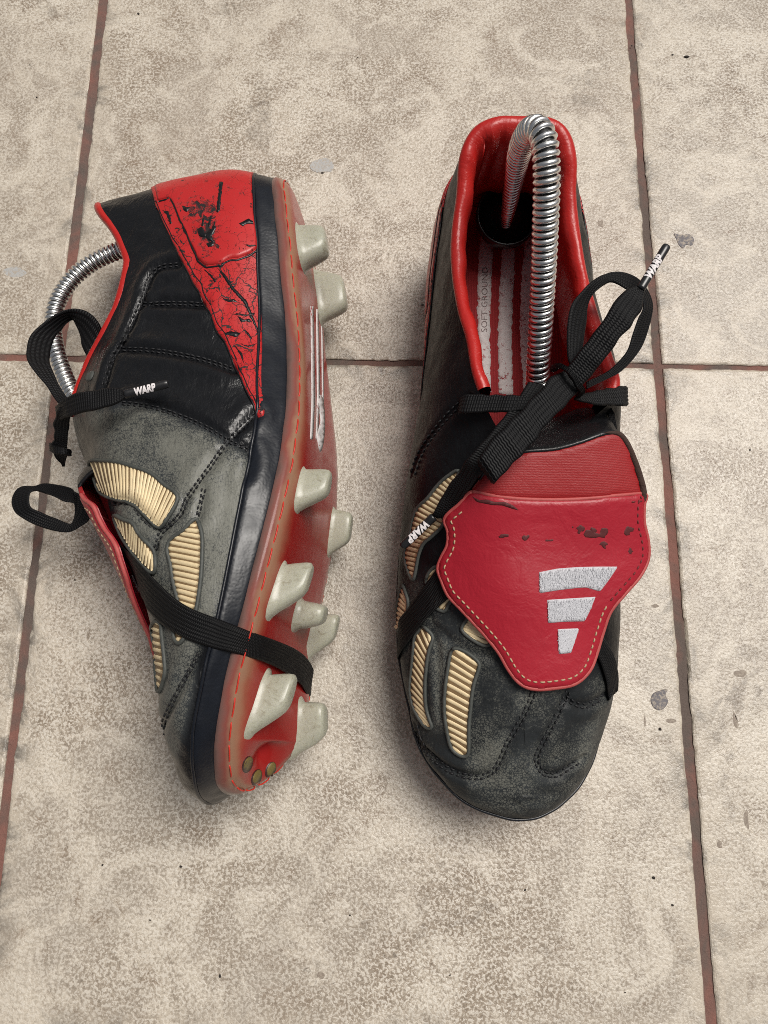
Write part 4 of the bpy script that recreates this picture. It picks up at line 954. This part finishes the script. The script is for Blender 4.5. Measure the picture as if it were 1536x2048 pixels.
def hug(B, side, across=True):                   # carries the elastic on round the edge of the sole plate and under it
    def f(o):
        out = []
        for e in o:
            y = B.unloc(B.obj(e[-1:]))[0, 1]
            if B.twist is not None: y = (y - 105) / .97 + 105
            L_ = SOLE[20 * SUB:] if side > 0 else SOLE[:20 * SUB]; i = int(np.argmin(np.abs(L_[:, 0, 1] - y)))
            q = L_[i]; oo = np.array([side, 0, 0]); pts = [q[0] + oo * 3 + [0, 0, 4], q[2] + oo * 1.2, q[3] + oo * 1.0 - [0, 0, 1], q[4] - [0, 0, 1.5]]
            if not across: pts = pts[::-1][1:]
            else: pts += [np.array([q[4][0] * .4, q[4][1], q[4][2] - 2.5]), np.array([-q[4][0] * .5, q[4][1], q[4][2] - 2.5])]
            out.append(B.world(np.array(pts)))
        return tuple(out)
    return f
tailL = hug(UP, -1)
band(UP, c1((560, 1130), (480, 1240), (390, 1360), (300, 1500), (170, 1680), (60, 1800), (15, 1930)) + c2((15, 620)), c1((700, 1420), (660, 1480), (560, 1560), (440, 1680), (340, 1800), (225, 1960)) + c2((140, 640), (95, 730)), [UP.bvh], 1.6, tail=tailL)
tailR = hug(UP, 1)
band(UP, [(1185, 1240), (1200, 1270), (1220, 1305), (1229, 1345), (1229, 1380)], [(1170, 1300), (1185, 1305), (1199, 1335), (1209, 1375), (1213, 1405)], [UP.bvh], 1.6, tail=tailR)
lace = lace_piece(UP, 'lace', c3((905, 70), (780, 130), (700, 220), (500, 430), (330, 600), (225, 745)), c3((1005, 215), (905, 330), (740, 500), (600, 680), (480, 800), (355, 935)), [114, 117, 116, 114, 111])
lp = lambda *a, **k: lace_piece(UP, 'lace_strand', *a, parent=lace, **k)
lp(c3((225, 745), (212, 765), (225, 790), (330, 640), (520, 430), (720, 230), (850, 120)), c3((355, 935), (345, 948), (350, 940), (470, 790), (590, 670), (760, 470), (930, 290)), [111, 109, 106.5, 107, 109, 110, 110])
lp(c3((600, 170), (480, 350), (310, 560), (150, 740)) + c1((700, 230), (560, 430), (455, 620), (430, 660)), c3((760, 210), (600, 420), (440, 640), (260, 850)) + c1((800, 420), (700, 560), (580, 670), (500, 692)), [107, 107, 106, 104, 96, 88, 82, 79])
aglet(UP, at(868, 1033, 79), at(804, 1094, 73), 1.85, .20, .80, lace)
lp(c4((250, 1400), (300, 1330), (480, 1090), (640, 880), (760, 690), (880, 560), (1000, 520)), c4((420, 1560), (480, 1490), (640, 1300), (780, 1110), (920, 940), (1030, 780), (1075, 560)), [114, 115, 119, 122, 124, 124, 123])
aglet(UP, at(1281, 578, 123.5), at(1334, 491, 126), 1.75, .24, .74, lace)
lp(c4((380, 1400), (290, 1300), (272, 1100), (285, 900), (330, 720), (410, 600), (510, 490), (640, 405), (780, 368), (900, 388), (1010, 450), (1095, 560), (1143, 690), (1143, 800), (1112, 950), (1050, 1130), (960, 1270), (820, 1400), (650, 1490), (480, 1580)),
   c4((440, 1300), (430, 1200), (455, 1060), (475, 900), (482, 760), (520, 640), (610, 545), (720, 485), (800, 505), (880, 560), (970, 610), (1050, 670), (1060, 760), (1000, 860), (955, 1010), (905, 1150), (820, 1285), (730, 1370), (610, 1440), (480, 1500)),
   [112, 112, 114, 115, 114, 112, 110, 109, 108, 108, 108, 108, 109, 110, 111], [112, 110, 108, 108, 110, 112, 113, 114, 115, 115, 114, 112, 112, 112, 112])
lp(c4((150, 1330), (200, 1320), (270, 1345), (350, 1420), (420, 1520), (450, 1580), (410, 1640)), c4((110, 1400), (190, 1370), (250, 1395), (310, 1460), (370, 1560), (395, 1610), (360, 1650)), [109, 116, 119, 120, 118.5, 115, 109], th=1.1, ridges=4)
lp(c3((80, 300), (130, 262), (300, 266), (500, 270), (640, 275)), c3((75, 390), (100, 412), (300, 405), (450, 400), (600, 395)), [94, 101, 104, 107, 108])
lp(c3((960, 285), (1040, 255), (1150, 228), (1250, 212), (1342, 197), (1352, 215)), c3((960, 305), (1060, 335), (1150, 350), (1250, 352), (1350, 356), (1358, 345)), [110, 107, 104, 101, 97, 90])
lp(c3((1185, 370), (1215, 430), (1240, 540)), c3((1240, 370), (1270, 430), (1285, 550)), [92, 92, 93])

# ------------------------------------------------------------------ lying boot: elastic, laces, sole print
both_bvh = [LY.bvh, LY.sole_bvh]
wl = lambda *p: LY.world(np.array(p, float))
band(LY, cm((500, 265), (560, 310), (640, 400), (720, 490), (800, 560), (900, 600), (1000, 640), (1100, 680), (1200, 720), (1290, 770), (1345, 850)), cm((515, 340), (570, 460), (640, 560), (720, 650), (830, 710), (930, 740), (1050, 770), (1150, 810), (1240, 870), (1310, 930), (1330, 955)), both_bvh, 2.15,
     tail=hug(LY, 1, False))
ll = lace_piece(LY, 'lace', c5((480, 985), (510, 965), (560, 915), (680, 875), (830, 845), (960, 835), (1045, 850), (1075, 872)), c5((500, 1130), (540, 1100), (600, 1080), (700, 1050), (830, 1020), (950, 990), (1040, 945), (1070, 915)), [78, 88, 94, 97, 99, 99, 99], ridges=5)
lp = lambda *a, **k: lace_piece(LY, 'lace_strand', *a, parent=ll, **k)
aglet(LY, at(249, 789, 99), at(337, 767, 99), 1.8, .24, .72, ll)
lp(c5((870, 330), (840, 275), (790, 215), (720, 172), (620, 160), (500, 190), (400, 250), (300, 340), (240, 440), (220, 540), (240, 620), (300, 700), (370, 790), (430, 880), (490, 960), (540, 1020)), c5((760, 600), (700, 480), (690, 400), (660, 320), (625, 260), (560, 290), (520, 340), (480, 390), (450, 450), (430, 530), (430, 610), (450, 690), (490, 780), (540, 880), (570, 920), (600, 980)), [50, 56, 62, 70, 78, 84, 86, 88], [46, 50, 54, 60, 70, 78, 82, 86])
lp(c5((500, 1000), (475, 1070), (455, 1150), (465, 1250), (440, 1310), (440, 1370), (500, 1450), (535, 1500)), c5((640, 1060), (600, 1090), (588, 1160), (582, 1280), (578, 1370), (572, 1420), (560, 1450), (555, 1500)), [88, 84, 78, 72, 68, 64, 60])
lp(c5((430, 1300), (470, 1330), (560, 1350), (600, 1360)), c5((435, 1380), (480, 1400), (560, 1410), (600, 1420)), [66, 72, 72, 66])
lp(c6((760, 520), (720, 490), (600, 460), (450, 440), (330, 480), (200, 490), (140, 560), (120, 650), (150, 740), (230, 800), (370, 870), (500, 920), (640, 945), (740, 932), (830, 890), (910, 830), (935, 740), (930, 620)),
   c6((760, 660), (740, 645), (650, 632), (540, 572), (430, 522), (335, 520), (308, 560), (305, 650), (330, 700), (430, 740), (560, 800), (690, 850), (740, 860), (760, 820), (768, 760), (766, 690), (755, 600), (745, 520)), [38, 38, 37, 36, 36, 36, 37, 38, 40, 42, 42], [44, 42, 40, 40, 40, 38, 37, 36, 36, 38, 42])
for k, (x0, x1) in enumerate(((621, 627), (632, 637), (642, 645))):
    q = [(x0, 612 + k * 6), (x1, 612 + k * 6), (x1 + 2, 700), (x1 + 3, 800), (x1 - 1, 880), (x0 - 1, 880), (x0 + 2, 800), (x0 + 1, 700)]
    panel(LY, 'sole_stripe', q, MAT['stripe'], .0, .12, 6, LY.sole, LY.sole_bvh, smooth=False)
panel(LY, 'sole_mark', [(634, 800), (644, 790), (650, 830), (648, 880), (640, 905), (634, 870), (641, 840)], MAT['stripe'], .0, .12, 6, LY.sole, LY.sole_bvh)
for cx_, cy_ in ((495, 1527), (513, 1553), (541, 1538)):
    r1 = [(cx_ + 11 * math.cos(a) * .95 + 4 * math.sin(a), cy_ - 17 * math.sin(a) + 2) for a in np.linspace(0, 2 * np.pi, 16, endpoint=False)]
    r2 = [(cx_ + 8.5 * math.cos(a) * .95 + 4 * math.sin(a) + 1, cy_ - 14 * math.sin(a)) for a in np.linspace(0, 2 * np.pi, 16, endpoint=False)]
    o = panel(LY, 'sole_disc', r1, MAT['disc_rim'], .0, .2, 5, LY.sole, LY.sole_bvh); panel(LY, 'disc_face', r2, MAT['disc'], .1, .18, 5, o, LY.sole_bvh)
# eyelet scar on the lying boot
panel(LY, 'eyelet', c5((740, 720), (770, 700), (800, 690), (795, 730), (765, 775), (725, 765)), MAT['piping'], .0, .5, 4)

# ------------------------------------------------------------------ spring shoe trees
def helix(P, r, wire, pitch):  # close-wound coil; the wire thins where the coil narrows
    P = smooth_path(P, .5); T, N, Bn = frames(P); s = np.concatenate([[0], np.cumsum(np.linalg.norm(np.diff(P, axis=0), axis=1))])
    turns = s[-1] / pitch; n = int(turns * 20); u = np.linspace(0, s[-1], n); a = u / pitch * 2 * np.pi
    g = lambda A: np.stack([np.interp(u, s, A[:, k]) for k in range(3)], 1)
    rr = np.interp(u / s[-1], np.linspace(0, 1, len(np.atleast_1d(r))), np.atleast_1d(r))[:, None]
    C = g(P) + rr * (g(N) * np.cos(a)[:, None] + g(Bn) * np.sin(a)[:, None]); return tube(C, wire * (rr[:, 0] / rr.max()) ** .6, 6)
def shoe_tree(label, path, r, cup_c, cup_d, cup_r, wire=.98, pitch=2.2):
    t = bpy.data.objects.new('spring_shoe_tree', None); COL.objects.link(t); t.empty_display_size = .02
    c = np.array(cup_c, float); t.location = (c * .001).tolist(); tag(t, label, 'shoe tree', 'spring shoe trees inside the boots')
    V, F = helix(path, r, wire, pitch); make_mesh('spring', V - c, F, MAT['steel'], t)
    V, F = tube(smooth_path(path, 3.0) - c, np.array(np.interp(np.linspace(0, 1, len(smooth_path(path, 3.0))), np.linspace(0, 1, len(r)), r)) - wire * .3, 10); make_mesh('spring_inner_shade', V, F, MAT['coil_shade'], t)  # added dark tube in the hollow coil, standing in for its inner shade
    d = unit(np.array(cup_d, float)); x = unit(np.cross(d, [0, 1, .3])); y = np.cross(d, x); a = np.linspace(0, 2 * np.pi, 40, endpoint=False)
    prof = [(0, -.9), (.5, -.85), (.85, -.55), (1.0, 0), (1.02, .45), (.97, .5), (.92, .44), (.86, -.1), (.6, -.5), (.0, -.6)]
    V = np.concatenate([(x * np.cos(a)[:, None] + y * np.sin(a)[:, None]) * max(p, .02) * cup_r + d * q * cup_r for p, q in prof])
    fix_normals(make_mesh('heel_cup', V, grid_faces(len(prof), 40, close_m=True), MAT['cup'], t)); return t
MAT['coil_shade'] = M('spring_shade', (.05, .05, .05), .5, .8)
pt = [(1012,448,46),(1018,415,66),(1027,362,90),(1038,310,114),(1051,275,131),(1067,259,141),(1081,265,145),(1090,292,145),(1093,340,141),(1092,410,132),(1087,540,112),(1081,660,92),(1076,740,78),(1074,790,67),(1073,806,62)]
shoe_tree('coiled steel spring shoe tree with black heel cup inside the upright boot', [at(*p) for p in pt], [2.2, 2.8, 3.4, 4.0, 4.2, 4.2, 4.2, 4.2, 4.2, 4.2, 4.2], at(1011, 437, 46), (0, -.30, .95), 15.5, 1.2, 2.75)
pt = [(330, 520, 48), (262, 497, 46), (225, 506, 44), (180, 528, 43), (141, 562, 42), (114, 606, 42), (106, 655, 42), (113, 705, 43), (130, 755, 44), (152, 800, 46), (200, 880, 48)]
shoe_tree('coiled steel spring shoe tree bowing out of the boot lying on its side', [at(*p) for p in pt], [3.35, 3.35, 3.35], at(345, 520, 50), (-1, -.2, 0), 14, 1.08, 2.4)
